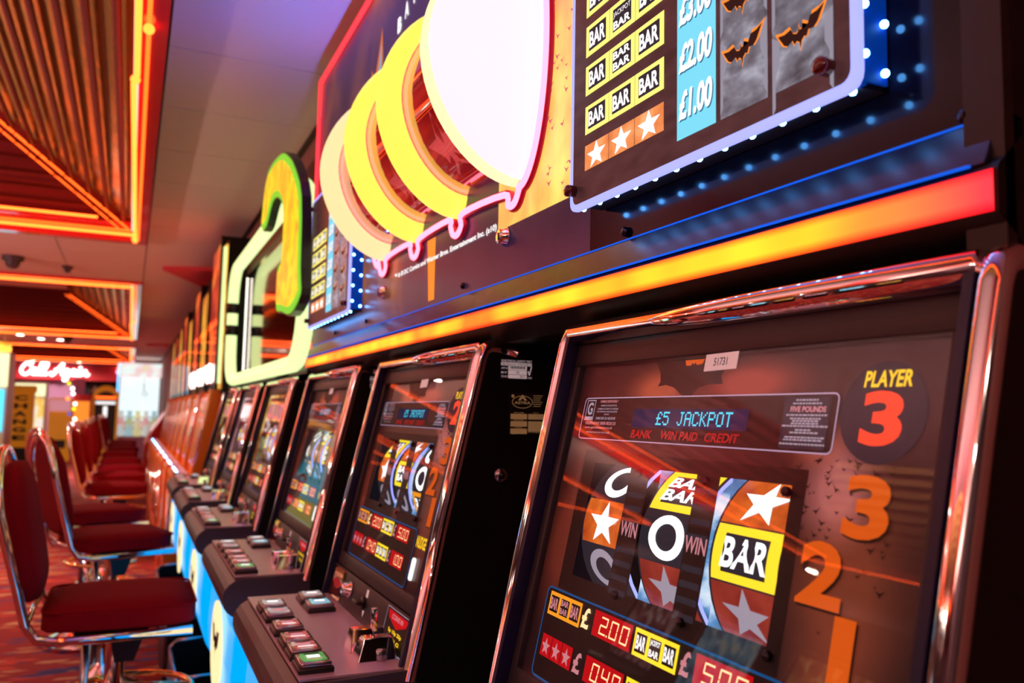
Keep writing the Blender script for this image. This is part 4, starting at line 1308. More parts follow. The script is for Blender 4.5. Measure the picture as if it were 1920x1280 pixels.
# ------------------------------------------------------------------ blue-edged prize panels standing proud of the sign
def prize_panel(sign, ya, yb, label):
    """ya = right (near) edge, yb = left edge"""
    z0, z1 = H+.255, H+.66
    yc = (ya+yb)/2
    T = Matrix.Translation((-.53, -yc, -z0))
    p = MB(T)
    TF = T @ Matrix(((0, 0, -1, .4915), (-1, 0, 0, 0), (0, 1, 0, H), (0, 0, 0, 1)))
    p.T = TF
    pts = rrect(-yb, .255, -ya, .66, .014)
    p.slab(pts, -.006, -.0003, 'led_edge')
    root = p.build('prize_panel', sign)
    root['label'] = label
    root.location = (.53-sign.location.x, yc-sign.location.y, z0-sign.location.z)
    a = MB(TF)
    a.poly(rrect(-yb+.008, .263, -ya-.008, .652, .010), 'panel_brown', .0)
    a.build('panel_print', root)
    s_ = MB(T); s_.box((.506, ya+.012, z0+.006), (.531, yb-.015, z1-.01), 'rubber'); s_.build('standoff_box', root)
    g = MB(TF)
    w = yb-ya
    def sx(y): return -(ya+(y-.45)*w/.46)     # measured positions on the near panel
    rows = [(.345, .380, [['BAR'], ['BAR'], ['BAR']]), (.394, .431, [['BAR'], ['BAR', 'BAR'], ['BAR']]), (.443, .482, [['BAR'], ['JACKPOT', 'BAR'], ['BAR']]), (.494, .532, [['BAR'], ['BAR'], ['BAR']])]
    X = [.872, .816, .761, .705]
    for y0, y1, syms in rows:
        for i in range(3):
            bar_symbol(g, sx(X[i])+.0004, y0, sx(X[i+1])-.0004, y1, syms[i], .0006, frame='bar_yellow_bright', fw=.135, bold=.035)
    for i in range(3):
        a0, a1 = sx(X[i])+.0004, sx(X[i+1])-.0004
        g.quad(a0, .300, a1, .331, 'star_orange', .0006)
        star(g, (a0+a1)/2, .3145, .0165, 'print_white_hot', .001, rx=1.35)
    g.build('symbol_rows', root)
    b = MB(TF)
    b.quad(sx(.682), .281, sx(.620), .645, 'sky_blue_print', .0006)
    for i in range(7):
        y = .300+.0495*i
        text(b, '£%d.00' % (i+1), sx(.6785), y, sx(.6245), y+.030, 'print_white', .0013, .04, .15)
        text(b, '£%d.00' % (i+1), sx(.6785)+.0012, y-.0016, sx(.6245)+.0012, y+.0284, 'print_shadow', .0009, .04, .15)
    b.build('prize_column', root)
    c = MB(TF)
    for x0, x1, ph in ((.613, .549, .0), (.543, .474, -.024)):
        c.quad(sx(x0), .281, sx(x1), .645, 'stone_grey', .0006)
        # bevelled stone edges
        for k in range(5):
            y = .285+k*.075+ph
            for xx, sg in ((x0, 1), (x1, -1)):
                c.poly([(sx(xx), y), (sx(xx)+sg*.004, y+.006), (sx(xx)+sg*.004, y+.034), (sx(xx)+sg*.009, y+.044), (sx(xx)+sg*.009, y+.064), (sx(xx), y+.070)][::sg], 'stone_edge', .0009)
        xm = (sx(x0)+sx(x1))/2
        for k in range(7):
            y = .335+k*.0495+ph*.6
            if y > .64: continue
            wing_mark(c, xm, y+.0004, .0305, .037, 'ember', .0012, dy=.004)
            wing_mark(c, xm, y, .0265, .029, 'black_print', .0016, dy=.004)
    c.build('stone_columns', root)
    # stand-off bolts
    for yy, zz in ((yb-.012, .281), (ya+.03, .281), (yb-.012, .635), (ya+.03, .635)):
        k = MB(T); k.lathe([(.0075, 0), (.0075, -.011), (.006, -.013), (.001, -.0135)], (.4915, yy, H+zz), 'dark_red_gloss', n=14, axis='x')
        k.build('bolt', root)
    # leds along the bottom and the near side, between plate and sign
    led = MB(T); led.ball((0, 0, 0), .0032, 'led_white', n=5)
    first = None
    spots = [(.502, ya+.016+i*(w-.034)/11, z0+.0035) for i in range(12)]+[(.503, ya+.004, z0+.03+.040*i) for i in range(10)]+[(.524, ya+.004, z0+.018+.040*i) for i in range(10)]
    for s in spots:
        if first is None:
            first = MB().ball((0, 0, 0), .0033, 'led_white', n=5).build('led', root); o = first
        else:
            o = bpy.data.objects.new('led', first.data); COL.objects.link(o); o.parent = root
        o.location = (s[0]-.53, s[1]-yc, s[2]-z0)
    bs = MB(T)
    bs.box((.498, ya+.006, z0+.006), (.506, yb-.01, z0+.0085), 'led_strip'); bs.box((.498, ya+.007, z0+.010), (.530, ya+.0095, z1-.01), 'led_strip')
    bs.build('blue_light_strip', root)
    ld = bpy.data.lights.new('led_light', 'AREA'); ld.shape = 'RECTANGLE'; ld.size = w-.04; ld.size_y = .02; ld.energy = 3.0; ld.color = (.08, .2, 1)
    lo = bpy.data.objects.new('led_light', ld); COL.objects.link(lo); lo.parent = root
    lo.location = (.50-.53, 0, z1+.012-z0); lo.rotation_euler = (PI, 0, PI/2)
    return root
glow('led_strip', (.0, .03, .25), .7)
glow('print_shadow', (.03, .2, .35), .6)
glow('stone_edge', (.32, .32, .40), .75)
prize_panel(SIGN, .450, .910, 'near blue-edged prize panel showing BAR rows and pound values, right of the domes')
prize_panel(SIGN, 2.09, 2.62, 'far blue-edged prize panel at the left end of the sign beside the green tube')

# ------------------------------------------------------------------ green tube sign over the next three machines
def tube_sign():
    root = thing('tube_sign', 'pale green glowing rounded tube sign with a hooked orange arch above three machines', 'sign', (.6, 4.05, 1.31))
    T = Matrix.Translation((-.6, -4.05, -1.31))
    Z = H
    b = MB(T)
    b.box((.60, 2.80, Z+.128), (.665, 5.26, Z+.98), 'cabinet_black')
    b.box((.53, 2.80, Z+.128), (.665, 5.26, Z+.14), 'cabinet_black')
    b.build('backing_box', root)
    f = MB(T); f.add([(.597, 2.95, Z+.19), (.597, 5.15, Z+.19), (.597, 5.15, Z+.8), (.597, 2.95, Z+.8)], [(3, 2, 1, 0)], 'topper_mirror')
    f.build('mirror_face', root)
    pts = [(p[0], p[1]) for p in rrect(2.84, .17, 5.16, .82, .20, n=6)]
    # tube in two lengths with black clamps on the far upright
    loop = [(.525, p[0], Z+p[1]) for p in pts]
    tb = MB(T); tb.tube(loop, .031, 'tube_green', n=12, closed=True)
    tb.build('light_tube', root)
    for z_ in (.47, .60):
        c = MB(T); c.tube([(.525, 5.16, Z+z_-.03), (.525, 5.16, Z+z_+.03)], .037, 'black_plastic', n=12); c.build('tube_clamp', root)
    for yy in (3.3, 4.7):
        c = MB(T); c.box((.53, yy-.15, Z+.13), (.60, yy+.15, Z+.16), 'white_plastic'); c.build('tube_bracket', root)
    sl = MB(T)
    first = None
    for i in range(34):
        p = (.585, 5.02, Z+.22+.0165*i)
        if first is None: first = MB().ball((0, 0, 0), .006, 'led_warm', n=4).build('led', root); o = first
        else:
            o = bpy.data.objects.new('led', first.data); COL.objects.link(o); o.parent = root
        o.location = (p[0]-.6, p[1]-4.05, p[2]-1.31)
    # hooked arch plate standing in front of the tube
    out_ = [(3.045, .937), (3.331, .954), (3.44, .881), (3.483, .742), (3.36, .730), (3.229, .793), (3.085, .776), (2.965, .725), (2.928, .667), (2.929, .527), (3.009, .503), (3.003, .359), (2.882, .333), (2.72, .309), (2.553, .354), (2.574, .443), (2.61, .677), (2.766, .816), (2.897, .887)]
    # smooth it
    sm = []
    n = len(out_)
    for i in range(n):
        p0, p1, p2, p3 = [Vector(out_[(i+k) % n]) for k in (-1, 0, 1, 2)]
        for t_ in (0, .33, .66):
            sm.append(.5*((2*p1)+(-p0+p2)*t_+(2*p0-5*p1+4*p2-p3)*t_*t_+(-p0+3*p1-3*p2+p3)*t_**3))
    def plate(mb, shr, x0, x1, mat):
        c = Vector((sum(p.x for p in sm)/len(sm), sum(p.y for p in sm)/len(sm)))
        pts2 = []
        m = len(sm)
        for i in range(m):
            d = (sm[(i+1) % m]-sm[i-1]).normalized(); nn = Vector((-d.y, d.x))
            q = sm[i]-nn*shr*SG
            pts2.append((q.x, q.y))
        bm = bmesh.new()
        vv = [bm.verts.new((x0, p[0], Z+p[1])) for p in pts2]
        fc = bm.faces.new(vv)
        r_ = bmesh.ops.extrude_face_region(bm, geom=[fc])
        for e in r_['geom']:
            if isinstance(e, bmesh.types.BMVert): e.co.x = x1
        bmesh.ops.triangulate(bm, faces=[q for q in bm.faces if len(q.verts) > 4])
        bmesh.ops.recalc_face_normals(bm, faces=list(bm.faces))
        mb.bm(bm, mat)
    area = sum(sm[i-1].x*sm[i].y-sm[i].x*sm[i-1].y for i in range(len(sm)))
    SG = -1 if area > 0 else 1
    a = MB(T); plate(a, 0, .486, .455, 'black_plastic'); a.build('arch_body', root)
    a = MB(T); plate(a, .006, .4555, .450, 'arch_green'); a.build('arch_border', root)
    a = MB(T); plate(a, .030, .4505, .446, 'arch_print'); a.build('arch_face', root)
    return root
glow('led_warm', (1, .95, .8), 3)
glow('arch_green', (.25, .75, .05), .8)
pbr('topper_mirror', (.28, .16, .14), .06, metal=1)
tube_sign()

# ------------------------------------------------------------------ lit end panel between the tube sign and the orange machines
root = thing('lit_end_panel', 'tall thin topper panel with a bright pale edge left of the green tube', 'sign', (.57, 5.42, 1.31))
T = Matrix.Translation((-.57, -5.42, -1.31))
MB(T).box((.50, 5.32, H+.10), (.66, 5.44, H+1.05), 'cabinet_black').build('panel_box', root)
MB(T).box((.488, 5.335, H+.13), (.4995, 5.43, H+1.02), 'topper_gold').build('panel_face', root)
MB(T).tube([(.482, 5.33, H+.16), (.482, 5.33, H+1.0)], .010, 'tube_green', n=8).build('edge_light', root)

# ------------------------------------------------------------------ orange machines with toppers
def orange_machine(yc, k, label):
    w = .74; hw = w/2
    root = thing('orange_machine', label, 'fruit machine', (.5, yc, 0), 0, 'row of orange machines')
    T = Matrix.Translation((-.5, 0, 0))
    mat = 'orange_panel' if k % 2 == 0 else 'red_orange_panel'
    b = MB(T)
    prof = [(.47, 1.33), (.66, 1.33), (.66, 0), (.26, 0), (.245, .30), (.258, .70), (.255, .80), (.275, .83), (.385, .80)]
    b.prism(prof, -hw+.03, hw-.03, mat)
    b.build('cabinet', root, bev=.006)
    for a_ in (-hw, hw-.028):
        MB(T).prism([(.46, 1.345), (.66, 1.345), (.66, 0), (.25, 0), (.235, .3), (.248, .70), (.243, .80), (.268, .842), (.375, .812)], a_, a_+.028, 'orange_panel').build('side_cheek', root)
    c = MB(T)
    c.tube([(.455, -hw+.014, 1.345), (.37, -hw+.014, .82)], .010, 'chrome', n=6)
    c.tube([(.246, -hw+.014, .80), (.238, -hw+.014, .3), (.25, -hw+.014, .05)], .014, 'chrome', n=6)
    c.build('chrome_edge', root)
    g = MB(T)
    g.add([(.455, -hw+.05, 1.30), (.455, hw-.05, 1.30), (.385, hw-.05, .87), (.385, -hw+.05, .87)], [(3, 2, 1, 0)], 'screen_amber')
    g.build('screen', root)
    first = None
    for i in range(6):
        if first is None:
            m = MB(); m.box((-.025, -.035, 0), (.025, .035, .014), 'btn_rose', .004); m.ball((-.03, 0, .004), .008, 'led_white', n=4)
            first = m.build('button', root); o = first
        else:
            o = bpy.data.objects.new('button', first.data); COL.objects.link(o); o.parent = root
        o.location = (.32-.5, -hw+.10+i*.108, .819)
    # topper
    t = MB(T)
    h = [1.10, .88, 1.0, .84, .95, .9, .86, .86, .86][k]
    t.box((.49, -hw+.005, 1.35), (.66, hw-.005, H+h), 'cabinet_black')
    t.box((.47, -hw+.0, 1.345), (.49, -hw+.022, H+h), 'black_plastic')
    t.build('topper_box', root)
    f = MB(T)
    f.add([(.4885, -hw+.02, 1.40), (.4885, hw-.01, 1.40), (.4885, hw-.01, H+h-.01), (.4885, -hw+.02, H+h-.01)], [(3, 2, 1, 0)], 'topper_flame' if k % 2 == 0 else 'topper_gold')
    f.build('topper_art', root)
    MB(T).add([(.476, -hw+.02, 1.36), (.476, hw-.01, 1.36), (.476, hw-.01, H+h-.01), (.476, -hw+.02, H+h-.01)], [(3, 2, 1, 0)], 'topper_glass').build('topper_glass', root)
    # scripted white lamps along the bottom of the topper
    n_ = MB(T)
    rnd = random.Random(k)
    pth = []
    for i in range(80):
        u = i/79
        pth.append((.466, hw-.06-u*(w-.14), 1.46+.05*math.sin(u*38+k)+.018*math.sin(u*13)))
    if k < 3:
        n_.tube(pth, .0045, 'neon_white', n=5)
        n_.build('lit_script', root)
    return root
pbr('screen_amber', (.95, .33, .02), .2, coat=.3)
glow('btn_rose', (.8, .3, .33), .5, 1)
OL = ['nearest orange slanted machine, beside the last black one', 'second orange machine from the near end of its row', 'third orange machine from the near end of its row', 'fourth orange machine from the near end of its row', 'fifth orange machine from the near end of its row', 'sixth orange machine from the near end of its row', 'seventh orange machine, farther down its row', 'farthest visible orange machine, by the claw machine']
for k in range(8): orange_machine(5.86+.80*k+.0, k, OL[k])
# lower red machine at the far end of that row
root = thing('red_machine', 'low red slanted machine at the far end of the orange row', 'fruit machine', (.4, 13.3, 0))
T = Matrix.Translation((-.4, 0, 0))
MB(T).prism([(.50, 1.22), (.66, 1.22), (.66, 0), (.22, 0), (.22, .72), (.26, .80), (.28, .86)], -.7, .7, 'red_paint').build('cabinet', root, bev=.01)
MB(T).add([(.47, -.62, 1.17), (.47, .62, 1.17), (.295, .62, .90), (.295, -.62, .90)], [(3, 2, 1, 0)], 'pink_game').build('screen', root)

# ------------------------------------------------------------------ unseen machines across the aisle, added for reflections and ceiling light
def across(yc, k):
    root = thing('fruit_machine', 'unseen machine with lit screen, added across the aisle for reflections', 'fruit machine', (-3.3, yc, 0), 0, 'unseen machines added across the aisle')
    b = MB()
    b.prism([(.30, .0), (.30, .80), (.12, .84), (.0, 1.40), (.0, 1.46), (-.35, 1.46), (-.35, 0)], -.34, .34, 'cabinet_black').build('cabinet', root)
    MB().add([(.115, -.29, .88), (.115, .29, .88), (.008, .29, 1.38), (.008, -.29, 1.38)], [(0, 1, 2, 3)], ['gold_game', 'blue_game', 'pink_game'][k % 3]).build('screen', root)
    MB().tube([(.125, -.32, .86), (.01, -.32, 1.42), (.01, .32, 1.42), (.125, .32, .86)], .012, 'chrome', n=6).build('chrome_trim', root)
for k in range(9): across(-1.6+.92*k, k)
ut = thing('added_fill_trough', 'unseen fill light trough added on the machines across the aisle to brighten the ceiling', 'light', (-3.4, 2.1, 1.46))
MB().box((-.16, -4.3, 0), (.20, 4.3, .02), 'dark_wall').box((.18, -4.3, .02), (.20, 4.3, .225), 'dark_wall').build('trough', ut)  # added holder; its raised lip hides the lamp from the screen glass
ld = bpy.data.lights.new('added_fill_uplight', 'AREA'); ld.shape = 'RECTANGLE'; ld.size = .24; ld.size_y = 8.4; ld.energy = 900; ld.color = (1, .58, .50)  # unseen fill lamp, added to brighten the ceiling
lo = bpy.data.objects.new('added_fill_uplight', ld); COL.objects.link(lo); lo.parent = ut; lo.location = (.0, 0, .13); lo.rotation_euler = (0, math.radians(-145), 0)

# ------------------------------------------------------------------ chairs
def make_chair():
    root = thing('swivel_chair', 'x', 'chair', (0, 0, 0), 0, 'burgundy chrome-framed chairs along the machines')
    SZ = .632
    # seat cushion
    def cushion(name, sx, sy, sz, loc, rot, pw=.30):
        bm = bmesh.new(); bmesh.ops.create_cube(bm, size=1)
        bmesh.ops.subdivide_edges(bm, edges=list(bm.edges), cuts=6, use_grid_fill=True)
        for v in bm.verts:
            x, y, z = v.co*2
            ex = 6
            r = (abs(x)**ex+abs(y)**ex)**(1/ex) if (x or y) else 0
            m_ = max(abs(x), abs(y), 1e-6)
            k_ = m_/max(r, 1e-6) if r > 0 else 1
            edge = max(0, (m_-.72)/.28)
            zz = z*(1-.42*edge**2)
            dome = .10*(1-x*x)*(1-y*y) if z > 0 else 0
            v.co = Vector((x*k_*sx/2, y*k_*sy/2, (zz+dome)*sz/2))
        mb = MB(Matrix.Translation(loc) @ Matrix.Rotation(rot, 4, 'Y'))
        mb.bm(bm, 'red_velour', True)
        return mb.build(name, root)
    se = cushion('seat', .39, .41, .080, (.01, 0, SZ+.026), 0)
    # piping
    pp = MB()
    pp.tube([(.01+p[0]*.95, p[1]*.94, SZ+.052) for p in rrect(-.2, -.21, .2, .21, .05)], .004, 'red_velour', n=5, closed=True)
    pp.build('piping', se)
    # backrest: rounded panel, leaning back
    lean = math.radians(-11)
    bm = bmesh.new()
    n = 36; prof = []
    for i in range(n):
        a = 2*PI*i/n
        ca, sa = math.cos(a), math.sin(a)
        ex = .62 if sa > 0 else .45
        prof.append((.190*math.copysign(abs(ca)**ex, ca), .19*math.copysign(abs(sa)**ex, sa)))
    T = Matrix.Translation((-.248, 0, SZ+.250)) @ Matrix.Rotation(lean, 4, 'Y')
    br = MB(T)
    rings = [(-.022, .86), (-.016, .97), (0, 1), (.022, .97), (.034, .80), (.040, .4), (.041, .02)]
    vs_ = [(d, p[0]*s, p[1]*s) for d, s in rings for p in prof]
    fs = [(i*n+k, i*n+(k+1) % n, (i+1)*n+(k+1) % n, (i+1)*n+k) for i in range(len(rings)-1) for k in range(n)]
    br.add(vs_, fs, 'red_velour', True)
    br.add(vs_[:n], [list(range(n))[::-1]], 'red_velour'); br.add(vs_[-n:], [list(range(n))], 'red_velour')
    br.build('backrest', root)
    # chrome hoop: along the seat sides, up the back and over the top
    hp = MB()
    R2 = .212
    left = [(.19, -R2, SZ-.012), (-.13, -R2, SZ-.018), (-.185, -R2, SZ-.008), (-.212, -R2, SZ+.03), (-.235, -R2, SZ+.12), (-.262, -R2, SZ+.22), (-.282, -R2, SZ+.30)]
    top = []
    for i in range(13):
        a = PI*i/12
        top.append((-.287-.022*math.sin(a), -R2*math.cos(a), SZ+.32+.150*math.sin(a)))
    right = [(p[0], -p[1], p[2]) for p in left[::-1]]
    hp.tube(left+top+right, .0125, 'chrome', n=10)
    hp.build('chrome_hoop', root)
    cb = MB(); cb.tube([(-.21, -R2, SZ+.03), (-.215, 0, SZ+.025), (-.21, R2, SZ+.03)], .008, 'chrome', n=6); cb.box((-.10, -R2, SZ-.016), (.08, R2, SZ-.004), 'black_plastic')
    cb.build('under_bracket', root)
    po = MB()
    po.lathe([(.026, .30), (.026, SZ-.05), (.05, SZ-.03), (.05, SZ-.012)], (0, 0, 0), 'chrome', n=14)
    po.build('pole', root)
    ps = MB(); ps.tube([(-.075, -.05, SZ-.01), (-.075, -.05, .16)], .012, 'steel', n=8); ps.build('side_post', root)
    sw = MB(); sw.prism([(0.0, SZ-.13), (.05, SZ-.13), (.085, SZ-.03), (-.02, SZ-.03)], -.03, .03, 'black_plastic'); sw.build('swivel_bracket', root)
    ba = MB(); ba.lathe([(.20, 0), (.20, .02), (.19, .035), (.14, .05), (.08, .08), (.045, .15), (.032, .28), (.028, .42)], (-.02, 0, 0), 'chrome', n=28)
    ba.build('pedestal_base', root)
    fr = MB()
    fr.tube([(.04+.17*math.cos(2*PI*i/24), .17*math.sin(2*PI*i/24), SZ-.22) for i in range(24)], .010, 'chrome_gold', n=8, closed=True)
    for a in (0, 2.1, 4.2):
        fr.tube([(0, 0, SZ-.20), (.04+.17*math.cos(a), .17*math.sin(a), SZ-.22)], .008, 'chrome_gold', n=6)
        fr.tube([(.02*math.cos(a), .02*math.sin(a), SZ-.24), (.07*math.cos(a), .07*math.sin(a), SZ-.42)], .008, 'chrome_gold', n=6)
    fr.build('foot_ring', root)
    return root
CH = [(2.70, .0, 0, 'burgundy chair closest to the camera, at the lower left edge'),
      (4.04, -.035, 16, 'second burgundy chair, turned so its chrome-arched back panel shows'),
      (4.98, -.13, 20, 'third burgundy chair, half hidden behind the second and turned away'),
      (6.50, -.06, 0, 'fourth burgundy chair back, first of the evenly lined-up ones'),
      (7.55, -.055, 0, 'fifth burgundy chair down the row'), (8.60, -.05, 0, 'sixth burgundy chair down the row'),
      (9.80, -.06, 0, 'seventh burgundy chair down the row'), (11.2, -.08, 0, 'eighth burgundy chair down the row'),
      (12.5, -.06, 2, 'ninth burgundy chair down the row'), (13.8, -.08, -2, 'tenth burgundy chair down the row'), (15.2, -.07, 0, 'farthest burgundy chair, small, near the claw machine')]
c0 = make_chair()
for i, (y, x, rz, lab) in enumerate(CH):
    if i == 0:
        c0.location = (x, y, 0); c0.rotation_euler = (0, 0, math.radians(rz)); c0['label'] = lab
    else:
        copy_tree(c0, (x, y, 0), math.radians(rz), lab)

# ------------------------------------------------------------------ far end: sign band, claw machine, posters, kiosk, person
bd = thing('red_shop_sign', 'red fascia band with white neon script reading Call Again', 'sign', (-1.3, 26.3, 1.97))
T = Matrix.Translation((1.3, -26.3, -1.97))
MB(T).box((-3.2, 26.3, 1.97), (.62, 26.55, CEIL-.004), 'red_paint').build('fascia', bd)
def script(strokes, x, z, sc, y, mb, r):
    for st in strokes:
        pts = [Vector(p) for p in st]
        path = []
        n = len(pts)
        for i in range(n-1):
            p0, p1, p2, p3 = pts[max(0, i-1)], pts[i], pts[i+1], pts[min(n-1, i+2)]
            for t_ in (0, .25, .5, .75):
                q = .5*((2*p1)+(-p0+p2)*t_+(2*p0-5*p1+4*p2-p3)*t_*t_+(-p0+3*p1-3*p2+p3)*t_**3)
                path.append((x+q.x*sc, y, z+q.y*sc))
        path.append((x+pts[-1].x*sc, y, z+pts[-1].y*sc))
        mb.tube(path, r, 'neon_white', n=6)
LETTERS = [
 [(1.5, 1.35), (1.75, 1.75), (1.5, 2.05), (1.0, 1.85), (.45, 1.2), (.3, .5), (.6, .05), (1.1, .05), (1.6, .5), (1.85, .95)],
 [(2.45, .85), (2.15, 1.0), (1.85, .7), (1.8, .3), (2.05, .05), (2.35, .35), (2.5, .95), (2.45, .3), (2.6, .05), (2.95, .5), (3.4, 1.5), (3.45, 2.0), (3.2, 1.9), (3.0, 1.0), (3.0, .25), (3.2, .05), (3.5, .5), (4.0, 1.5), (4.05, 2.0), (3.8, 1.9), (3.6, 1.0), (3.6, .25), (3.8, .05), (4.15, .3)],
 [(4.75, .5), (4.55, .25), (4.8, 0), (5.3, .5), (6.0, 1.6), (6.35, 2.0), (6.2, 1.2), (6.2, .3), (6.4, .05), (6.7, .3)],
 [(5.1, .85), (5.7, 1.0), (6.5, .8)],
 [(7.2, .85), (6.9, 1.0), (6.65, .7), (6.65, .3), (6.9, .1), (7.15, .45), (7.3, .9), (7.15, 0), (6.9, -.7), (6.6, -.8), (6.6, -.5), (7.2, .0), (7.7, .5)],
 [(8.2, .85), (7.95, .98), (7.7, .7), (7.7, .3), (7.9, .1), (8.15, .45), (8.3, .9), (8.25, .3), (8.4, .08), (8.7, .4), (8.85, .9), (8.75, .3), (8.95, .08), (9.2, .5), (9.3, .9), (9.25, .1), (9.5, .7), (9.75, .9), (9.8, .4), (9.95, .08), (10.3, .4)],
]
m = MB(T)
script(LETTERS, -2.80, 2.09, .166, 26.26, m, .034)
m.ball((-2.80+8.95*.166, 26.26, 2.09+1.35*.166), .04, 'neon_white', n=5)
m.build('neon_script', bd)
MB(T).box((-.40, 26.1, 2.30), (.62, 26.2, 2.36), 'neon_dim').build('orange_tube', bd)
MB(T).box((-.40, 26.1, 2.20), (.62, 26.2, 2.27), 'neon_pinkwhite').build('pink_tube', bd)

# claw machine
cl = thing('claw_machine', 'tall white-lit claw machine with blue light edge full of soft toys', 'claw machine', (.19, 21.5, 0))
def cb(a, b, mat, name, bev=0): return MB().box(a, b, mat, bev).build(name, cl)
cb((-.45, 0, 0), (.46, .9, .55), 'lilac_paint', 'base')
cb((-.45, 0, 1.95), (.46, .9, 2.28), 'toy_mix', 'header')
cb((-.45, .86, .55), (.46, .9, 1.95), 'claw_white', 'back_light')
cb((-.43, .02, .55), (.45, .88, .57), 'white_plastic', 'prize_floor')
for x in (-.45, .43): cb((x, 0, .55), (x+.03, .03, 1.95), 'steel', 'post')
MB().box((-.485, -.02, .1), (-.45, .03, 2.25), 'led_edge_cyan').build('blue_edge_light', cl)
MB().add([(-.42, .01, .57), (.45, .01, .57), (.45, .01, 1.95), (-.42, .01, 1.95)], [(0, 1, 2, 3)], 'topper_glass').build('front_glass', cl)
c = MB(); c.tube([(.1, .45, 1.95), (.1, .45, 1.65)], .012, 'chrome', n=6)
for a in (0, 2.1, 4.2): c.tube([(.1, .45, 1.65), (.1+.07*math.cos(a), .45+.07*math.sin(a), 1.58), (.1+.04*math.cos(a), .45+.04*math.sin(a), 1.50)], .01, 'chrome', n=5)
c.build('claw', cl)
tn = 0
TC = [(.8, .9, .85), (.85, .75, .6), (.5, .8, .85), (.9, .5, .5), (.9, .9, .5), (.6, .7, .4)]
for q, c_ in enumerate(TC): pbr('toy_%d' % q, c_, .9, emit=c_, es=.35)
TN = ['white', 'tan', 'pale blue', 'pink', 'yellow', 'olive green']
for j in range(3):
    for i in range(5):
        q = (i*2+j*3) % 6
        o = MB()
        s_ = .085
        o.ball((0, 0, s_*.9), s_, 'toy_%d' % q, (1, .9, 1), n=6); o.ball((0, -.01, s_*2.2), s_*.7, 'toy_%d' % q, n=6)
        for sg in (1, -1):
            o.ball((sg*s_*.55, 0, s_*2.85), s_*.26, 'toy_%d' % q, n=4); o.ball((sg*s_*.95, -.02, s_*1.2), s_*.36, 'toy_%d' % q, n=4); o.ball((sg*s_*.6, -.06, s_*.25), s_*.42, 'toy_%d' % q, n=4)
        o.ball((0, -.06, s_*2.1), s_*.25, 'toy_%d' % q, n=4)
        ob = o.build('soft_toy')
        ob.location = (.19-.36+i*.18, 21.66+j*.24, .572+(j*.17 if j else 0))
        if j:
            st_ = None
        tag(ob, '%s soft toy bear, %s of the %s step in the claw machine' % (TN[q], ['far left', 'mid left', 'middle', 'mid right', 'far right'][i], ['front', 'middle', 'back'][j]), 'toy', 'soft toys in the claw machine')
# stepped shelf holding the toys
MB().box((-.43, .34, .57), (.45, .58, .738), 'white_plastic').build('shelf_step', cl)
MB().box((-.43, .58, .57), (.45, .86, .908), 'white_plastic').build('shelf_step', cl)

# change pillar
ck = thing('change_kiosk', 'tall yellow pillar lettered CHANGE in black down its front', 'kiosk', (-1.44, 14, 0))
MB().box((-.15, 0, .62), (.15, .3, 1.42), 'yellow_paint', .01).build('pillar', ck)
MB().box((-.13, .02, 0), (.13, .28, .62), 'black_plastic').build('dark_base', ck)
MB().box((-.19, -.02, 1.42), (.17, .32, 1.52), 'yellow_paint', .01).build('cap', ck)
TL_ = Matrix(((1, 0, 0, 0), (0, 0, -1, -.002), (0, 1, 0, 0), (0, 0, 0, 1)))
l_ = MB(TL_)
for i, chh in enumerate('CHANGE'): text(l_, chh, -.085, 1.30-i*.115, .085, 1.375-i*.115, 'black_print', .001, .05)
l_.build('lettering', ck)
# cyan and yellow prize machine at the left edge
pm = thing('prize_machine', 'bright cyan fronted machine with glowing yellow top at the far left edge', 'arcade machine', (-1.80, 12.2, 0))
MB().box((-.45, 0, 0), (.38, .7, .45), 'black_plastic').box((-.45, .04, .45), (.38, .7, 1.9), 'white_plastic').build('cabinet', pm)
MB().box((-.43, 0, .9), (.35, .04, 1.42), 'cyan_panel').build('cyan_front', pm)
MB().box((-.43, 0, .47), (.30, .04, .88), 'bar_yellow_bright').build('yellow_lower_panel', pm)
MB().box((-.43, -.01, 1.46), (.38, .04, 1.88), 'lemon_panel').build('lit_top', pm)
# posters and vending machines behind the kiosk
for i, (x, y, w_, z0, z1, mat, lab) in enumerate([(-2.0, 21.0, .62, .0, 1.75, 'poster_print', 'lit machine with orange and cream poster front behind the kiosk'),
                                            (-1.42, 21.3, .45, .0, 1.42, 'yellow_paint', 'plain yellow machine left of the lilac pillar'),
                                            (-2.65, 20.6, .5, .0, 1.6, 'pink_game', 'pale pink fronted machine partly behind the kiosk')]):
    t = thing('vending_machine', lab, 'arcade machine', (x, y, 0))
    MB().box((-w_/2, .02, z0), (w_/2, .6, z1), 'white_plastic' if mat != 'yellow_paint' else 'yellow_paint', .01).build('cabinet', t)
    MB().box((-w_/2+.03, 0, .55), (w_/2-.03, .02, z1-.35), mat).build('front_panel', t)
    MB().box((-w_/2+.02, -.02, z1-.30), (w_/2-.02, .02, z1-.04), 'lemon_panel' if mat != 'yellow_paint' else 'print_pink').build('header', t)
    MB().box((-w_/2+.08, -.03, .30), (w_/2-.08, .02, .48), 'black_plastic').build('dispensing_slot', t)
pl_ = MB(Matrix.Translation((1.22, -24.5, 0))).box((-1.34, 24.5, 0), (-1.10, 24.75, 1.97), 'lilac_paint').build('trim_1'); pl_.location = (-1.22, 24.5, 0); pl_['kind'] = 'structure'
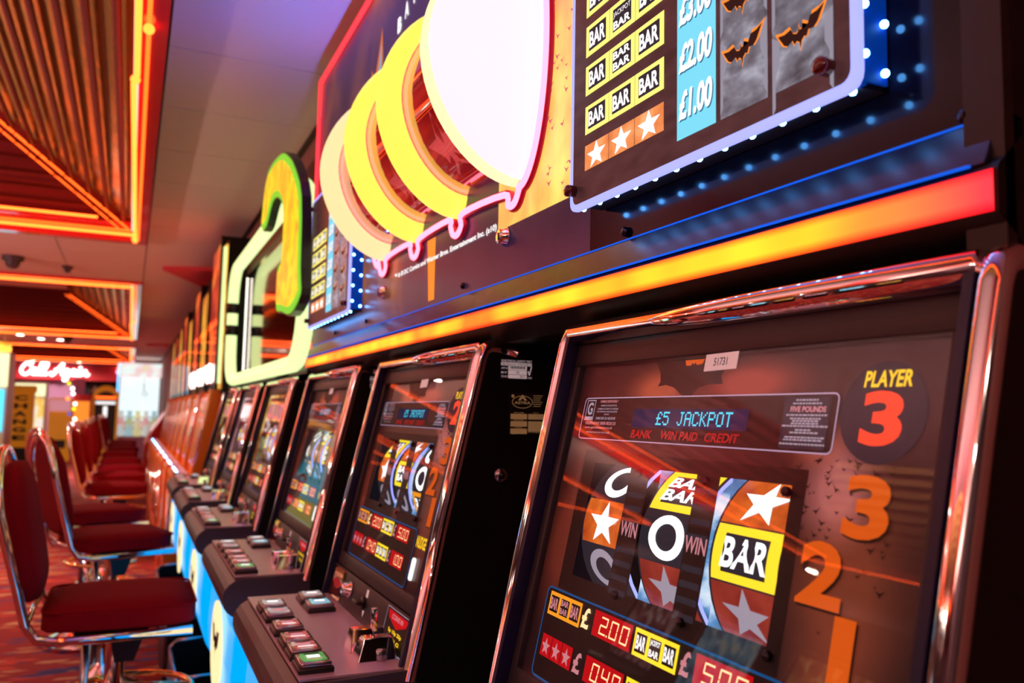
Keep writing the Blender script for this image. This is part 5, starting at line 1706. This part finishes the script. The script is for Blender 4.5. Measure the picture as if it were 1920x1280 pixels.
# red grabber with string of bulbs
t = thing('red_arcade_machine', 'small red machine with a string of coloured bulbs beside the doorway', 'arcade machine', (-.95, 20.5, 0))
MB().box((-.18, 0, 0), (.18, .4, 1.5), 'red_paint', .02).build('cabinet', t)
MB().box((-.15, -.015, .9), (.15, 0, 1.35), 'ember').build('screen', t)
bc = ['neon_white', 'neon_white', 'led_and_reflection_blue', 'neon_yellow', 'neon_white', 'neon_orange', 'neon_white', 'neon_white', 'neon_yellow']
for i in range(9):
    o = MB().ball((0, 0, 0), .035, bc[i], n=5).build('bulb', t); o.location = (-.22+.06*math.sin(i*2.2)+.05*(i < 5), -.03, .85+i*.11)
# arched juke box
t = thing('arched_machine', 'arch-topped orange-lit machine between the doorway and claw machine', 'arcade machine', (-.50, 21.0, 0))
ap = [(-.27, 0), (.27, 0), (.27, 1.45)]+[(.27*math.cos(PI*i/12), 1.45+.27*math.sin(PI*i/12)) for i in range(1, 12)]+[(-.27, 1.45)]
MB(Matrix(((1, 0, 0, 0), (0, 0, -1, .4), (0, 1, 0, 0), (0, 0, 0, 1)))).slab(ap, 0, .4, 'yellow_paint').build('body', t)
MB(Matrix(((1, 0, 0, 0), (0, 0, -1, -.001), (0, 1, 0, 0), (0, 0, 0, 1)))).slab([(p[0]*.8, .35+(p[1])*.72) for p in ap], 0, .01, 'black_plastic').build('dark_window', t)
MB().box((-.2, -.03, 1.42), (.2, -.01, 1.47), 'neon_dim').build('lit_bar', t)
MB().box((-.2, -.03, 1.30), (.2, -.01, 1.36), 'print_white').build('lit_bar', t)
MB().box((-.04, -.04, .9), (.04, -.01, 1.25), 'print_white').build('lit_column', t)
MB().box((-.2, -.04, .8), (-.1, -.01, .9), 'neon_pink').build('lit_square', t)

# ------------------------------------------------------------------ person in dark clothes by the doorway
def person():
    root = thing('person', 'person in dark clothes standing in the far doorway', 'person', (-.86, 23.2, 0))
    me = bpy.data.meshes.new('body')
    V = [(0, 0, .92), (0, 0, 1.10), (0, 0, 1.32), (0, 0, 1.46), (0, -.01, 1.53), (0, -.02, 1.62), (0, -.02, 1.70),
         (.19, 0, 1.40), (.25, -.02, 1.12), (.20, -.16, .95), (.16, -.22, .90), (-.19, 0, 1.40), (-.25, -.02, 1.12), (-.22, -.14, .92), (-.18, -.20, .86),
         (.09, 0, .88), (.11, -.01, .48), (.11, .02, .08), (.11, -.12, .03), (-.09, 0, .88), (-.11, -.01, .48), (-.11, .02, .08), (-.11, -.12, .03)]
    E_ = [(0, 1), (1, 2), (2, 3), (3, 4), (4, 5), (5, 6), (2, 7), (7, 8), (8, 9), (9, 10), (2, 11), (11, 12), (12, 13), (13, 14), (0, 15), (15, 16), (16, 17), (17, 18), (0, 19), (19, 20), (20, 21), (21, 22)]
    me.from_pydata(V, E_, [])
    o = bpy.data.objects.new('body', me); COL.objects.link(o); o.parent = root
    sk = o.modifiers.new('skin', 'SKIN'); me.skin_vertices or None
    rad = [.15, .14, .17, .07, .05, .085, .075, .065, .05, .035, .03, .065, .05, .035, .03, .09, .06, .045, .035, .09, .06, .045, .035]
    for i, sv in enumerate(me.skin_vertices[0].data):
        sv.radius = (rad[i], rad[i]*.8); sv.use_root = (i == 0)
    o.modifiers.new('sub', 'SUBSURF').levels = 1
    me.materials.append(M['dark_cloth'])
    h = MB(); h.ball((0, -.02, 1.66), .095, 'skin', (.85, 1, 1.2), n=8); h.ball((0, -.115, 1.65), .016, 'skin', n=4)
    for sg in (1, -1): h.ball((sg*.083, -.015, 1.65), .02, 'skin', (.5, 1, 1.4), n=4); h.ball((sg*.032, -.098, 1.675), .01, 'black_print', n=3)
    h.build('head', root)
    r_ = MB(); r_.ball((0, .0, 1.69), .10, 'dark_cloth', (.92, 1, 1.05), n=7); r_.build('hair', root)
    hd = MB()
    for cx, cy, cz in ((.16, -.24, .88), (-.18, -.22, .84)):
        hd.ball((cx, cy, cz), .035, 'skin', (.8, 1.1, 1.2), n=5)
        for q in range(4): hd.tube([(cx-.025+.016*q, cy-.02, cz-.02), (cx-.026+.017*q, cy-.04, cz-.06), (cx-.025+.016*q, cy-.035, cz-.085+.006*abs(q-1))], .008, 'skin', n=5)
        hd.tube([(cx+.03, cy, cz), (cx+.045, cy-.03, cz-.03)], .009, 'skin', n=5)
    hd.build('hands', root)
    root.rotation_euler = (0, 0, math.radians(40))
person()
# framed advert signs hanging left of the second coffer end (cyan and yellow)
for x, c_, nme, lab in ((-3.05, 'cyan_panel', 'hanging_sign', 'small cyan lit sign hanging under the ceiling at the far left'), (-2.25, 'yellow_paint', 'hanging_sign', 'small yellow sign hanging under the ceiling beside the cyan one')):
    t = thing(nme, lab, 'sign', (x, 16.9, CEIL-.02))
    MB().box((-.3, 0, -.27), (.3, .05, -.05), c_, .01).build('panel', t)
    MB().box((-.2, .02, -.05), (-.18, .03, .02), 'steel').box((.18, .02, -.05), (.2, .03, .02), 'steel').build('hanger', t)
